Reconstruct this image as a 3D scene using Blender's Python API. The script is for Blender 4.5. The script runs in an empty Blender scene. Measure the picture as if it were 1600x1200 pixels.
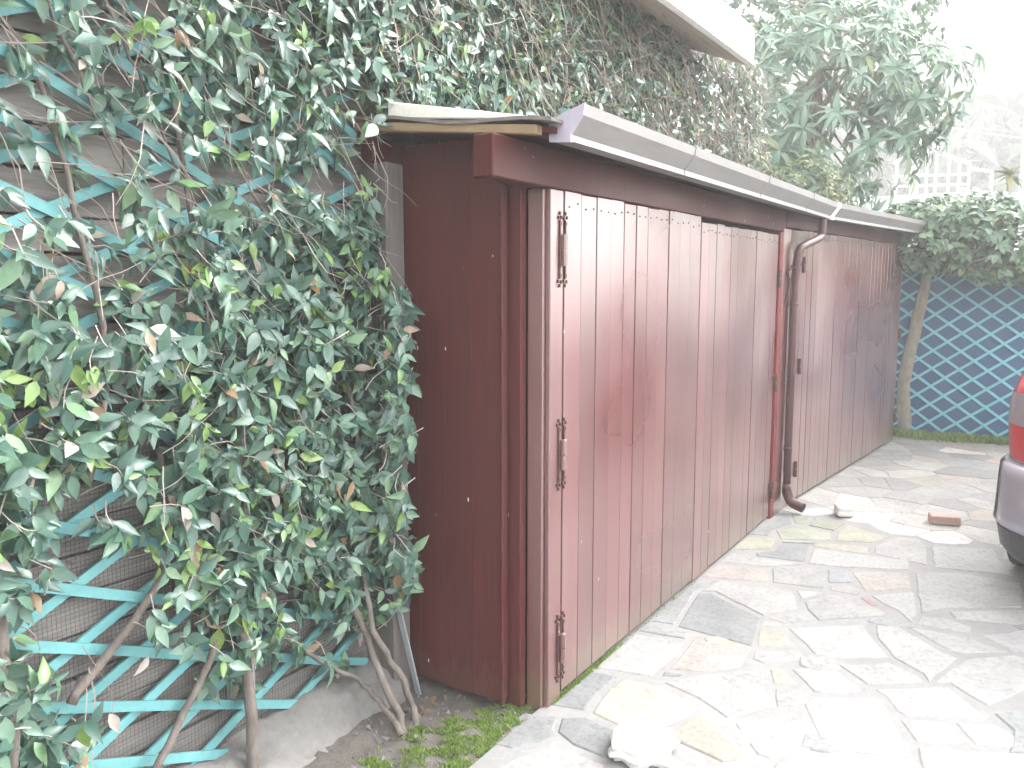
import bpy, bmesh, math, random
import numpy as np
from mathutils import Matrix, Vector, Euler
random.seed(7); rng = np.random.default_rng(7)
R = math.radians
S = bpy.context.scene
COL = S.collection

# ------------------------------------------------------------------ camera
FPX, CAMH = 1294.0, 1.6
PITCH = math.atan(160 / FPX); YAW = math.atan(832 / math.hypot(FPX, 160))
cam = bpy.data.cameras.new('camera'); camo = bpy.data.objects.new('camera', cam); COL.objects.link(camo)
cam.sensor_width = 36; cam.lens = FPX / 1600 * 36; cam.clip_end = 2000; cam.clip_start = 0.05
camo.location = (0, 0, CAMH); camo.rotation_euler = (math.pi / 2 - PITCH, 0, YAW - math.pi / 2)
S.camera = camo
# ------------------------------------------------------------------ sky, sun, exposure
SUN_EL, SUN_AZ = R(31), R(-30)          # azimuth measured from +X (along the shed) towards +Y
w = bpy.data.worlds.new('World'); S.world = w; w.use_nodes = True
nt = w.node_tree; nt.nodes.clear()
sky = nt.nodes.new('ShaderNodeTexSky'); sky.sky_type = 'NISHITA'; sky.sun_disc = False
sky.sun_elevation = SUN_EL; sky.sun_rotation = math.pi / 2 - SUN_AZ
sky.dust_density = 4.0; sky.air_density = 1.0; sky.ozone_density = 1.0
hs = nt.nodes.new('ShaderNodeHueSaturation'); hs.inputs['Saturation'].default_value = 0.12   # overcast: almost colourless
bg = nt.nodes.new('ShaderNodeBackground'); bg.inputs['Strength'].default_value = 0.15
wo = nt.nodes.new('ShaderNodeOutputWorld')
nt.links.new(sky.outputs[0], hs.inputs['Color']); nt.links.new(hs.outputs[0], bg.inputs[0]); nt.links.new(bg.outputs[0], wo.inputs[0])
sun = bpy.data.lights.new('sun', 'SUN'); sun.energy = 1.0; sun.angle = R(60); sun.color = (1, 0.97, 0.93)
suno = bpy.data.objects.new('sun', sun); COL.objects.link(suno)
sd = Vector((math.cos(SUN_EL) * math.cos(SUN_AZ), math.cos(SUN_EL) * math.sin(SUN_AZ), math.sin(SUN_EL)))
suno.rotation_euler = sd.to_track_quat('Z', 'Y').to_euler()
S.view_settings.view_transform = 'Standard'; S.view_settings.look = 'None'
S.view_settings.exposure = 3.55; S.view_settings.gamma = 1; S.view_settings.use_curve_mapping = False
S.render.engine = 'CYCLES'
S.cycles.use_denoising = True
S.cycles.max_bounces = 6; S.cycles.diffuse_bounces = 3; S.cycles.glossy_bounces = 3; S.cycles.transmission_bounces = 4
S.cycles.volume_bounces = 1; S.cycles.transparent_max_bounces = 6

# ------------------------------------------------------------------ pixel -> place (a pixel gives a direction; the plane gives the distance)
_fw = np.array([math.cos(PITCH) * math.cos(YAW), math.cos(PITCH) * math.sin(YAW), -math.sin(PITCH)])
_rt = np.array([math.sin(YAW), -math.cos(YAW), 0.0]); _up = np.cross(_rt, _fw); _C = np.array([0, 0, CAMH])
def ray(x, y): return _fw * FPX + _rt * (x - 800) - _up * (y - 600)
def atz(x, y, Z=0.0): d = ray(x, y); return _C + d * ((Z - CAMH) / d[2])
def aty(x, y, Y): d = ray(x, y); return _C + d * (Y / d[1])
def atx(x, y, X): d = ray(x, y); return _C + d * (X / d[0])
def project(P):
    v = np.asarray(P) - _C; k = v @ _fw
    return 800 + FPX * (v @ _rt) / k, 600 - FPX * (v @ _up) / k

# ------------------------------------------------------------------ object helpers
WM = {}
def tag(o, label=None, cat=None, group=None, kind=None):
    for k, v in (('label', label), ('category', cat), ('group', group), ('kind', kind)):
        if v: o[k] = v
    return o
def link(o, parent=None, M=None):
    COL.objects.link(o)
    M = M or Matrix.Identity(4)
    WM[o.name] = M
    if parent is not None:
        o.parent = parent
        o.matrix_parent_inverse = WM[parent.name].inverted()
    o.matrix_basis = M
    return o
def empty(name, loc, label, cat, group=None):
    o = bpy.data.objects.new(name, None); o.empty_display_size = 0.1
    link(o, None, Matrix.Translation(Vector(loc)))
    return tag(o, label, cat, group)
def me(name, v, f, mat=None, smooth=False):
    m = bpy.data.meshes.new(name)
    m.from_pydata([tuple(p) for p in v], [], [tuple(q) for q in f])
    if mat: m.materials.append(mat)
    if smooth: m.polygons.foreach_set('use_smooth', [True] * len(m.polygons))
    m.update(); return m
def ob(name, mesh, parent=None, M=None): return link(bpy.data.objects.new(name, mesh), parent, M)
def bevelled(mesh, off=0.003, seg=1):
    bm = bmesh.new(); bm.from_mesh(mesh)
    bmesh.ops.recalc_face_normals(bm, faces=bm.faces)
    bmesh.ops.bevel(bm, geom=list(bm.edges), offset=off, segments=seg, affect='EDGES', profile=0.6)
    bm.to_mesh(mesh); bm.free(); return mesh
BV = [(0,0,0),(1,0,0),(1,1,0),(0,1,0),(0,0,1),(1,0,1),(1,1,1),(0,1,1)]
BF = [(3,2,1,0),(4,5,6,7),(0,1,5,4),(1,2,6,5),(2,3,7,6),(3,0,4,7)]
def boxmesh(name, x0, x1, y0, y1, z0, z1, mat, bev=0.003):
    v = [(x0 + (x1 - x0) * a, y0 + (y1 - y0) * b, z0 + (z1 - z0) * c) for a, b, c in BV]
    m = me(name, v, BF, mat)
    return bevelled(m, bev) if bev else m
def box(name, x0, x1, y0, y1, z0, z1, mat, parent=None, bev=0.003, M=None):
    return ob(name, boxmesh(name, x0, x1, y0, y1, z0, z1, mat, bev), parent, M)
def tube_vf(pts, rad, sides=6, cap=True, v0=0):
    pts = [np.array(p, float) for p in pts]; n = len(pts)
    if not hasattr(rad, '__len__'): rad = [rad] * n
    V, F = [], []
    ref = np.array([0.31, 0.17, 0.93])
    for i, p in enumerate(pts):
        t = pts[min(i + 1, n - 1)] - pts[max(i - 1, 0)]; t /= (np.linalg.norm(t) + 1e-9)
        a = np.cross(t, ref); a /= (np.linalg.norm(a) + 1e-9); b = np.cross(t, a)
        for k in range(sides):
            q = 2 * math.pi * k / sides
            V.append(p + rad[i] * (math.cos(q) * a + math.sin(q) * b))
    for i in range(n - 1):
        for k in range(sides):
            F.append((v0 + i * sides + k, v0 + i * sides + (k + 1) % sides, v0 + (i + 1) * sides + (k + 1) % sides, v0 + (i + 1) * sides + k))
    if cap:
        F.append(tuple(v0 + k for k in range(sides))[::-1]); F.append(tuple(v0 + (n - 1) * sides + k for k in range(sides)))
    return V, F
def tube(name, pts, rad, mat, parent=None, sides=8, cap=True):
    v, f = tube_vf(pts, rad, sides, cap)
    return ob(name, me(name, v, f, mat, True), parent)
def smoothpath(pts, n=4, jit=0.0):
    P = [np.array(p, float) for p in pts]; out = []
    for i in range(len(P) - 1):
        p0, p1, p2, p3 = P[max(i - 1, 0)], P[i], P[i + 1], P[min(i + 2, len(P) - 1)]
        for k in range(n):
            t = k / n
            q = 0.5 * (2 * p1 + (p2 - p0) * t + (2 * p0 - 5 * p1 + 4 * p2 - p3) * t * t + (3 * p1 - p0 - 3 * p2 + p3) * t ** 3)
            out.append(q + rng.normal(0, jit, 3) if jit else q)
    out.append(P[-1]); return out
class Soup:                                        # collects verts / faces of one part
    def __init__(s): s.v, s.f = [], []
    def add(s, v, f):
        n = len(s.v); s.v += list(v); s.f += [tuple(i + n for i in q) for q in f]
    def tube(s, pts, rad, sides=4, cap=False):
        v, f = tube_vf(pts, rad, sides, cap); s.add(v, f)
    def box(s, x0, x1, y0, y1, z0, z1):
        s.add([(x0 + (x1 - x0) * a, y0 + (y1 - y0) * b, z0 + (z1 - z0) * c) for a, b, c in BV], BF)
    def build(s, name, mat, parent=None, smooth=False, kind=None, M=None):
        o = ob(name, me(name, s.v, s.f, mat, smooth), parent, M)
        if kind: o['kind'] = kind
        return o

# ------------------------------------------------------------------ materials
def N(t, typ, **kw):
    n = t.nodes.new(typ)
    for k, v in kw.items():
        if k in n.inputs.keys(): n.inputs[k].default_value = v
        else: setattr(n, k, v)
    return n
def ramp(t, stops, interp='LINEAR'):
    r = t.nodes.new('ShaderNodeValToRGB'); r.color_ramp.interpolation = interp
    e = r.color_ramp.elements
    while len(e) < len(stops): e.new(0.5)
    for el, (p, c) in zip(e, stops): el.position = p; el.color = (c[0], c[1], c[2], 1) if hasattr(c, '__len__') else (c, c, c, 1)
    return r
def newmat(name):
    m = bpy.data.materials.new(name); m.use_nodes = True; t = m.node_tree; t.nodes.clear()
    o = t.nodes.new('ShaderNodeOutputMaterial'); p = t.nodes.new('ShaderNodeBsdfPrincipled'); t.links.new(p.outputs[0], o.inputs[0])
    return m, t, p
def coords(t, stretch=(1, 1, 1), rand=True, kind='Object'):
    tc = t.nodes.new('ShaderNodeTexCoord'); mp = t.nodes.new('ShaderNodeMapping'); mp.inputs['Scale'].default_value = stretch
    if rand:
        oi = t.nodes.new('ShaderNodeObjectInfo'); mu = N(t, 'ShaderNodeVectorMath', operation='SCALE'); mu.inputs[0].default_value = (37, 53, 71)
        t.links.new(oi.outputs['Random'], mu.inputs['Scale']); ad = N(t, 'ShaderNodeVectorMath', operation='ADD')
        t.links.new(tc.outputs[kind], ad.inputs[0]); t.links.new(mu.outputs[0], ad.inputs[1]); t.links.new(ad.outputs[0], mp.inputs[0])
    else: t.links.new(tc.outputs[kind], mp.inputs[0])
    return mp.outputs[0]
def noise(t, vec, scale, detail=4, rough=0.55):
    n = N(t, 'ShaderNodeTexNoise', Scale=scale, Detail=detail, Roughness=rough); t.links.new(vec, n.inputs['Vector']); return n.outputs['Fac']
def mix(t, fac, a, b, blend='MIX'):
    m = N(t, 'ShaderNodeMix', data_type='RGBA', blend_type=blend)
    for i, x in ((0, fac), (6, a), (7, b)):
        if hasattr(x, 'is_linked'): t.links.new(x, m.inputs[i])
        elif i == 0: m.inputs[0].default_value = x
        else: m.inputs[i].default_value = (*x, 1)
    return m.outputs[2]
def bump(t, p, h, strength=0.3, dist=0.01):
    b = N(t, 'ShaderNodeBump', Strength=strength, Distance=dist); t.links.new(h, b.inputs['Height']); t.links.new(b.outputs[0], p.inputs['Normal'])
def simple(name, c1, c2, scale=6, rough=0.6, stretch=(1, 1, 1), bmp=0.25, spec=0.5, metal=0, rand=True, fine=None, rough2=None):
    m, t, p = newmat(name); v = coords(t, stretch, rand)
    n1 = noise(t, v, scale, 5, 0.6); n2 = noise(t, v, scale * 7, 4, 0.6)
    r = ramp(t, [(0.3, c1), (0.7, c2)]); t.links.new(n1, r.inputs[0])
    col = mix(t, 0.35, r.outputs[0], mix(t, n2, tuple(x * 0.6 for x in c1), tuple(min(1, x * 1.35) for x in c2)))
    t.links.new(col, p.inputs['Base Color'])
    rr = ramp(t, [(0.3, rough), (0.75, rough2 if rough2 is not None else min(1, rough + 0.18))]); t.links.new(n2, rr.inputs[0]); t.links.new(rr.outputs[0], p.inputs['Roughness'])
    p.inputs['Specular IOR Level'].default_value = spec; p.inputs['Metallic'].default_value = metal
    if bmp: bump(t, p, n2, bmp, 0.006)
    return m
def painted_wood(name, a, b, faded, rough=0.34, chips=0.66, stain=True, coat=1.0, dirt=0.3, spec=1.0):
    m, t, p = newmat(name)
    v = coords(t, (14, 14, 0.9)); vc = coords(t, (1, 1, 0.6))
    vw = t.nodes.new('ShaderNodeNewGeometry').outputs['Position']
    g = noise(t, v, 3.0, 6, 0.65); lo = noise(t, vw, 1.3, 1.5, 0.5); fine = noise(t, vc, 38, 3, 0.6)
    r = ramp(t, [(0.3, a), (0.7, b)]); t.links.new(g, r.inputs[0])
    fr = ramp(t, [(0.36, 0), (0.66, 0.85)]); t.links.new(lo, fr.inputs[0])
    col = mix(t, fr.outputs[0], r.outputs[0], faded)
    # per-board tone
    oi = t.nodes.new('ShaderNodeObjectInfo'); hv = N(t, 'ShaderNodeHueSaturation')
    mr = N(t, 'ShaderNodeMapRange'); mr.inputs['To Min'].default_value = 0.82; mr.inputs['To Max'].default_value = 1.2
    t.links.new(oi.outputs['Random'], mr.inputs['Value']); t.links.new(mr.outputs[0], hv.inputs['Value']); t.links.new(col, hv.inputs['Color']); col = hv.outputs[0]
    # bare flecks
    vo = N(t, 'ShaderNodeTexVoronoi', Scale=13.0, feature='F1'); t.links.new(coords(t, (1, 1, 0.45)), vo.inputs['Vector'])
    ch = ramp(t, [(0.035, 1), (0.06, 0)]); t.links.new(vo.outputs['Distance'], ch.inputs[0])
    sel = ramp(t, [(chips, 0), (chips + 0.02, 1)]); t.links.new(noise(t, vw, 5.5, 3), sel.inputs[0])
    mu = N(t, 'ShaderNodeMath', operation='MULTIPLY'); t.links.new(ch.outputs[0], mu.inputs[0]); t.links.new(sel.outputs[0], mu.inputs[1])
    col = mix(t, mu.outputs[0], col, (0.55, 0.5, 0.46))
    if stain:     # splash-back dirt and algae on the lowest boards' ends, ragged
        geo = t.nodes.new('ShaderNodeNewGeometry'); sx = t.nodes.new('ShaderNodeSeparateXYZ'); t.links.new(geo.outputs['Position'], sx.inputs[0])
        ns = noise(t, coords(t, (9, 9, 3), False), 2.0, 5, 0.7)
        ma = N(t, 'ShaderNodeMath', operation='MULTIPLY_ADD'); ma.inputs[1].default_value = -0.55; t.links.new(ns, ma.inputs[0]); t.links.new(sx.outputs['Z'], ma.inputs[2])
        st = ramp(t, [(0.0, 1), (0.02, 0.0)]); sh = N(t, 'ShaderNodeMath', operation='ADD'); sh.inputs[1].default_value = 0.16
        t.links.new(ma.outputs[0], sh.inputs[0]); t.links.new(sh.outputs[0], st.inputs[0])
        m3 = N(t, 'ShaderNodeMath', operation='MULTIPLY'); m3.inputs[1].default_value = dirt; t.links.new(st.outputs[0], m3.inputs[0])
        col = mix(t, m3.outputs[0], col, (0.13, 0.12, 0.06))
    t.links.new(col, p.inputs['Base Color'])
    rr = ramp(t, [(0.32, rough - 0.06), (0.70, rough + 0.16)]); t.links.new(lo, rr.inputs[0]); t.links.new(rr.outputs[0], p.inputs['Roughness'])
    ad = N(t, 'ShaderNodeMath', operation='ADD'); t.links.new(g, ad.inputs[0]); t.links.new(fine, ad.inputs[1]); bump(t, p, ad.outputs[0], 0.12, 0.003)
    p.inputs['Specular IOR Level'].default_value = spec; p.inputs['Coat Weight'].default_value = coat; t.links.new(rr.outputs[0], p.inputs['Coat Roughness']); p.inputs['Coat IOR'].default_value = 1.75
    return m
def leafmat(name, stops, rough=0.36, trans=0.25):
    m, t, p = newmat(name)
    at = N(t, 'ShaderNodeAttribute', attribute_name='tint'); r = ramp(t, stops); t.links.new(at.outputs['Fac'], r.inputs[0])
    v = coords(t, (1, 1, 1), False, 'Generated'); g = t.nodes.new('ShaderNodeNewGeometry')
    n = noise(t, g.outputs['Position'], 60, 2); col = mix(t, n, r.outputs[0], mix(t, 0.45, r.outputs[0], (0.0, 0.0, 0.0)))
    col = mix(t, g.outputs['Backfacing'], col, mix(t, 0.35, col, (0.25, 0.32, 0.2)))
    t.links.new(col, p.inputs['Base Color']); p.inputs['Roughness'].default_value = rough; p.inputs['Specular IOR Level'].default_value = 0.55
    tr = t.nodes.new('ShaderNodeBsdfTranslucent'); t.links.new(col, tr.inputs['Color']); mx = t.nodes.new('ShaderNodeMixShader'); mx.inputs[0].default_value = trans
    out = [x for x in t.nodes if x.type == 'OUTPUT_MATERIAL'][0]
    t.links.new(p.outputs[0], mx.inputs[1]); t.links.new(tr.outputs[0], mx.inputs[2]); t.links.new(mx.outputs[0], out.inputs[0])
    return m
def stonemat(name):
    m, t, p = newmat(name)
    oi = t.nodes.new('ShaderNodeObjectInfo'); v = coords(t, (1, 1, 1)); vw = coords(t, (1, 1, 1), False)
    n1 = noise(t, v, 5, 6, 0.65); n2 = noise(t, v, 42, 5, 0.7); n3 = noise(t, vw, 1.3, 4)
    d = ramp(t, [(0.25, 0.78), (0.6, 1.05)]); t.links.new(n1, d.inputs[0])
    col = mix(t, 1.0, oi.outputs['Color'], d.outputs[0], 'MULTIPLY')
    sp = ramp(t, [(0.38, 0.7), (0.52, 1.0)]); t.links.new(n2, sp.inputs[0]); col = mix(t, 0.7, col, mix(t, 1.0, col, sp.outputs[0], 'MULTIPLY'))
    st = ramp(t, [(0.55, 0), (0.8, 0.5)]); t.links.new(n3, st.inputs[0]); col = mix(t, st.outputs[0], col, (0.3, 0.3, 0.27))
    t.links.new(col, p.inputs['Base Color']); p.inputs['Roughness'].default_value = 0.8; p.inputs['Specular IOR Level'].default_value = 0.3
    ad = N(t, 'ShaderNodeMath', operation='ADD'); t.links.new(n1, ad.inputs[0]); t.links.new(n2, ad.inputs[1]); bump(t, p, ad.outputs[0], 0.45, 0.008)
    return m

M = {}
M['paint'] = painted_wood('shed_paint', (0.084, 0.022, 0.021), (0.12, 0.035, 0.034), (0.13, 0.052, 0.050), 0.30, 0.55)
M['paint_shaded'] = painted_wood('shed_paint_shaded', (0.046, 0.0085, 0.008), (0.078, 0.0135, 0.0125), (0.060, 0.0145, 0.0135), 0.46, 0.46, coat=0.0, dirt=0.10, spec=0.22)  # same red paint darkened: shade on side, beam and roof underside put into colour
M['paint_red'] = simple('glossy_red_paint', (0.11, 0.011, 0.012), (0.15, 0.019, 0.018), 5, 0.28, (6, 6, 0.6), 0.1)
M['dark'] = simple('dark_void_timber', (0.02, 0.014, 0.012), (0.035, 0.025, 0.02), 5, 0.8)
M['iron'] = simple('rusty_iron', (0.035, 0.018, 0.016), (0.09, 0.04, 0.035), 60, 0.55, metal=0.2)
M['gutter'] = simple('gutter_sheet', (0.16, 0.155, 0.152), (0.22, 0.212, 0.208), 3, 0.45, (1, 6, 6), 0.06)
M['guttercap'] = simple('gutter_cap_plastic', (0.30, 0.27, 0.33), (0.36, 0.33, 0.4), 3, 0.45, bmp=0.05)
M['pipe'] = simple('downpipe_paint', (0.045, 0.012, 0.012), (0.07, 0.02, 0.02), 4, 0.42, (3, 3, 0.5), 0.08)
M['inside'] = simple('pipe_inside', (0.03, 0.05, 0.05), (0.05, 0.08, 0.075), 8, 0.7)
M['batten'] = simple('raw_batten', (0.17, 0.115, 0.065), (0.27, 0.19, 0.11), 4, 0.75, (6, 1, 6))
M['slab'] = simple('fibre_cement', (0.55, 0.53, 0.48), (0.72, 0.7, 0.66), 9, 0.85)
M['felt'] = simple('roof_felt', (0.10, 0.09, 0.085), (0.18, 0.165, 0.15), 9, 0.9)
M['soffit'] = simple('soffit_board', (0.33, 0.28, 0.23), (0.46, 0.40, 0.34), 2, 0.7, (1, 8, 8))
M['white'] = simple('white_paint', (0.72, 0.71, 0.68), (0.82, 0.81, 0.78), 2.5, 0.55, bmp=0.05)
M['tiles'] = simple('roof_tiles', (0.26, 0.10, 0.06), (0.38, 0.17, 0.11), 6, 0.85)
M['plank'] = simple('weathered_plank', (0.12, 0.113, 0.108), (0.26, 0.245, 0.232), 3, 0.85, (1.2, 14, 14), 0.5)
M['postwood'] = simple('weathered_post', (0.08, 0.072, 0.068), (0.15, 0.138, 0.13), 3, 0.85, (14, 14, 1.2), 0.5)
M['wallin'] = simple('wall_render', (0.10, 0.09, 0.085), (0.15, 0.14, 0.13), 5, 0.9)
M['teal'] = simple('teal_trellis_paint', (0.085, 0.25, 0.265), (0.13, 0.33, 0.34), 7, 0.5, (1, 1, 1), 0.2)
M['teal_far'] = simple('teal_fence_slat_paint', (0.11, 0.36, 0.42), (0.16, 0.44, 0.50), 7, 0.5)
M['bluesheet'] = simple('blue_sheet', (0.022, 0.075, 0.16), (0.034, 0.10, 0.20), 1.3, 0.5, bmp=0.05)
M['wire'] = simple('wire', (0.05, 0.055, 0.06), (0.10, 0.10, 0.10), 20, 0.5, metal=0.6)
M['bark'] = simple('vine_bark', (0.07, 0.058, 0.05), (0.19, 0.165, 0.148), 14, 0.85, (3, 3, 1), 0.6)
M['twig'] = simple('dry_twig', (0.20, 0.165, 0.145), (0.42, 0.37, 0.335), 8, 0.85, bmp=0)
M['trunk'] = simple('pale_bark', (0.13, 0.115, 0.09), (0.28, 0.255, 0.21), 9, 0.85, (2, 2, 1), 0.6)
M['concrete'] = simple('rough_concrete', (0.085, 0.082, 0.078), (0.20, 0.194, 0.186), 7, 0.9, bmp=0.7)
M['mortar'] = simple('mortar', (0.17, 0.168, 0.166), (0.23, 0.227, 0.223), 5, 0.92, bmp=0.4, rand=False)
M['soil'] = simple('soil', (0.065, 0.056, 0.05), (0.15, 0.135, 0.12), 16, 0.95, bmp=0.9, rand=False)
M['earth'] = simple('ground_earth', (0.10, 0.095, 0.07), (0.17, 0.16, 0.12), 0.5, 0.95, rand=False)
M['hill'] = simple('hill_soil', (0.06, 0.07, 0.05), (0.10, 0.10, 0.075), 0.2, 0.95, rand=False)
M['stone'] = stonemat('paving_stone')
M['galv'] = simple('galvanised', (0.34, 0.37, 0.40), (0.46, 0.49, 0.52), 12, 0.45, metal=0.5)
M['brick'] = simple('brick', (0.30, 0.19, 0.155), (0.42, 0.30, 0.26), 18, 0.9, bmp=0.7)
M['chalk'] = simple('pale_stone', (0.52, 0.51, 0.48), (0.72, 0.71, 0.68), 12, 0.9, bmp=0.8)
G_VINE = [(0.0, (0.045, 0.10, 0.085)), (0.35, (0.082, 0.165, 0.13)), (0.62, (0.12, 0.225, 0.155)), (0.78, (0.15, 0.275, 0.14)), (0.87, (0.19, 0.33, 0.085)), (0.93, (0.24, 0.35, 0.10)), (0.955, (0.26, 0.15, 0.07)), (0.985, (0.36, 0.27, 0.18)), (1.0, (0.5, 0.46, 0.42))]
M['vine'] = leafmat('vine_leaf', G_VINE, 0.28, 0.2)
M['loquat'] = leafmat('loquat_leaf', [(0, (0.085, 0.165, 0.125)), (0.6, (0.17, 0.275, 0.20)), (0.85, (0.25, 0.35, 0.25)), (0.95, (0.25, 0.27, 0.08)), (1, (0.4, 0.2, 0.06))], 0.42, 0.25)
M['ivy'] = leafmat('ivy_leaf', [(0, (0.06, 0.13, 0.085)), (0.6, (0.13, 0.23, 0.135)), (0.85, (0.23, 0.32, 0.18)), (1, (0.32, 0.36, 0.16))], 0.38, 0.25)
M['yellowleaf'] = leafmat('shrub_leaf', [(0, (0.05, 0.09, 0.035)), (0.6, (0.11, 0.15, 0.05)), (1, (0.30, 0.29, 0.10))], 0.5, 0.3)
M['mossm'] = leafmat('moss_blade', [(0, (0.10, 0.17, 0.02)), (0.6, (0.21, 0.33, 0.03)), (1, (0.34, 0.46, 0.07))], 0.7, 0.3)
M['drywood'] = leafmat('far_wood_leaf', [(0, (0.035, 0.045, 0.03)), (0.6, (0.06, 0.07, 0.05)), (1, (0.10, 0.095, 0.07))], 0.8, 0.1)
M['silver'] = simple('silver_car_paint', (0.32, 0.325, 0.38), (0.35, 0.355, 0.41), 2, 0.28, bmp=0, metal=0.55, rough2=0.32)
M['bumper'] = simple('dark_bumper', (0.014, 0.012, 0.02), (0.02, 0.017, 0.027), 6, 0.42, bmp=0.04)
M['lamp'] = simple('red_lens', (0.36, 0.006, 0.016), (0.42, 0.01, 0.022), 6, 0.12, bmp=0, rough2=0.14)
M['lampclear'] = simple('clear_lens', (0.17, 0.155, 0.17), (0.20, 0.185, 0.20), 6, 0.1, bmp=0, rough2=0.12)
M['glass'] = simple('car_glass', (0.012, 0.014, 0.018), (0.02, 0.022, 0.026), 3, 0.06, bmp=0, rough2=0.08)
M['rubber'] = simple('rubber', (0.02, 0.02, 0.02), (0.035, 0.035, 0.035), 20, 0.8)

# ------------------------------------------------------------------ leaves
def leafgeom(length=1.0, width=0.42, fold=0.35, droop=0.25, tip=1.0, n=5):
    """one leaf: x along its length, y across, z its normal"""
    V, F = [], []
    ts = [0, .2, .42, .7, 1.0] if n == 5 else [0, .28, .6, 1.0]
    for i, t in enumerate(ts):
        wd = width / 2 * [0.02, 0.78, 1.0, 0.62, 0.02][i] if n == 5 else width / 2 * [0.02, .95, .75, .02][i]
        x = t * length; zc = -droop * t * t
        V += [(x, 0, zc), (x, wd, zc + fold * wd), (x, -wd, zc + fold * wd)]
    for i in range(n - 1):
        a, b = 3 * i, 3 * (i + 1)
        F += [(a, b, b + 1, a + 1), (a, a + 2, b + 2, b)]
    return np.array(V), F
LEAFV = [leafgeom(1, 0.46, 0.25, 0.15), leafgeom(1, 0.42, 0.4, 0.28), leafgeom(1, 0.48, 0.15, 0.05), leafgeom(1, 0.40, 0.5, 0.35), leafgeom(1, 0.44, 0.3, -0.12)]
LOQV = [leafgeom(1, 0.27, 0.4, 0.35), leafgeom(1, 0.30, 0.25, 0.55), leafgeom(1, 0.24, 0.5, 0.2)]
IVYV = [leafgeom(1, 0.8, 0.2, 0.25, n=4), leafgeom(1, 0.7, 0.4, 0.1, n=4)]
def tintmesh(name, vf, mat, tint):
    m = me(name, vf[0], vf[1], mat, True)
    a = m.attributes.new('tint', 'FLOAT', 'POINT'); a.data.foreach_set('value', np.full(len(vf[0]), tint, dtype=np.float32)); return m
def frame(d, n):
    d = d / np.linalg.norm(d); n = n - d * (n @ d); n /= (np.linalg.norm(n) + 1e-9); s = np.cross(n, d)
    return np.stack([d, s, n], 1)
def plant_leaves(parent, leaves, shapes, mat, nparts=300, partname='leaf', stuffname='foliage', keep=None):
    """leaves: list of (pos, R3, size, tint). The ones that show largest become parts, the rest one mesh."""
    def show(l):
        p = l[0]; x, y = project(p)
        ok = -20 < x < 1620 and -20 < y < 1220
        if keep and not keep(x, y): ok = False
        return (l[2] / (np.linalg.norm(p - _C))) * (1 if ok else 0.01) * (1 + 0.6 * l[4])
    leaves = sorted(leaves, key=show, reverse=True)
    tv = [i / 19 for i in range(20)]; cache = {}
    for p, R3, s, tint, _ in leaves[:nparts]:
        k = random.randrange(len(shapes)); ti = min(19, int(tint * 19.99))
        if (k, ti) not in cache: cache[k, ti] = tintmesh(partname, shapes[k], mat, tv[ti])
        A = Matrix([[*(R3[0] * s), p[0]], [*(R3[1] * s), p[1]], [*(R3[2] * s), p[2]], [0, 0, 0, 1]])
        ob(partname, cache[k, ti], parent, A)
    rest = leaves[nparts:]
    if not rest: return
    VV, FF, TT, n = [], [], [], 0
    for p, R3, s, tint, _ in rest:
        sv, sf = shapes[random.randrange(len(shapes))]
        VV.append(sv @ (R3.T * s) + p); FF += [tuple(i + n for i in q) for q in sf]; n += len(sv); TT += [tint] * len(sv)
    m = me(stuffname, np.concatenate(VV), FF, mat, True)
    a = m.attributes.new('tint', 'FLOAT', 'POINT'); a.data.foreach_set('value', np.array(TT, dtype=np.float32))
    o = ob(stuffname, m, parent); o['kind'] = 'stuff'
def rndtint(lime=0.08, dry=0.03):
    u = random.random()
    if u < dry: return random.uniform(0.95, 1.0)
    if u < dry + lime: return random.uniform(0.82, 0.92)
    return min(0.78, max(0, random.gauss(0.42, 0.2)))

# ================================================================== THE SETTING
def hill_z(x, y):
    d = x - 10.5
    if d <= 0: return 0.0
    z = 0.26 * d * (1 - math.exp(-d / 6)) if d < 15 else 3.58 + 0.9 * (1 - math.exp(-(d - 15) / 6))
    z += 0.30 * max(0, min(d, 235) - 38) ** 1.02
    z *= 1 / (1 + math.exp(-(y + 4 + 0.10 * (x - 10)) / (1.5 + 0.06 * d)))     # the valley opens to the right
    return z * (0.9 + 0.1 * math.sin(y * 0.02 + 1.1)) + 0.2 * math.sin(x * 0.35 + y * 0.2) * min(1, d / 10)
G = 270
tag(ob('ground', me('ground', [(-G, -G, -0.06), (G, -G, -0.06), (G, G, -0.06), (-G, G, -0.06)], [(0, 1, 2, 3)], M['earth'])), kind='structure')
xs = np.concatenate([np.linspace(10.2, 30, 34), np.linspace(33, 268, 60)]); ys = np.linspace(-150, 268, 160)
hv = [(x, y, hill_z(x, y) - 0.05 + (0.01 if x < 10.5 else 0)) for x in xs for y in ys]
hf = [(i * len(ys) + j, (i + 1) * len(ys) + j, (i + 1) * len(ys) + j + 1, i * len(ys) + j + 1) for i in range(len(xs) - 1) for j in range(len(ys) - 1)]
tag(ob('hillside_terrain', me('hillside_terrain', hv, hf, M['hill'], True)), kind='structure')
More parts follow.
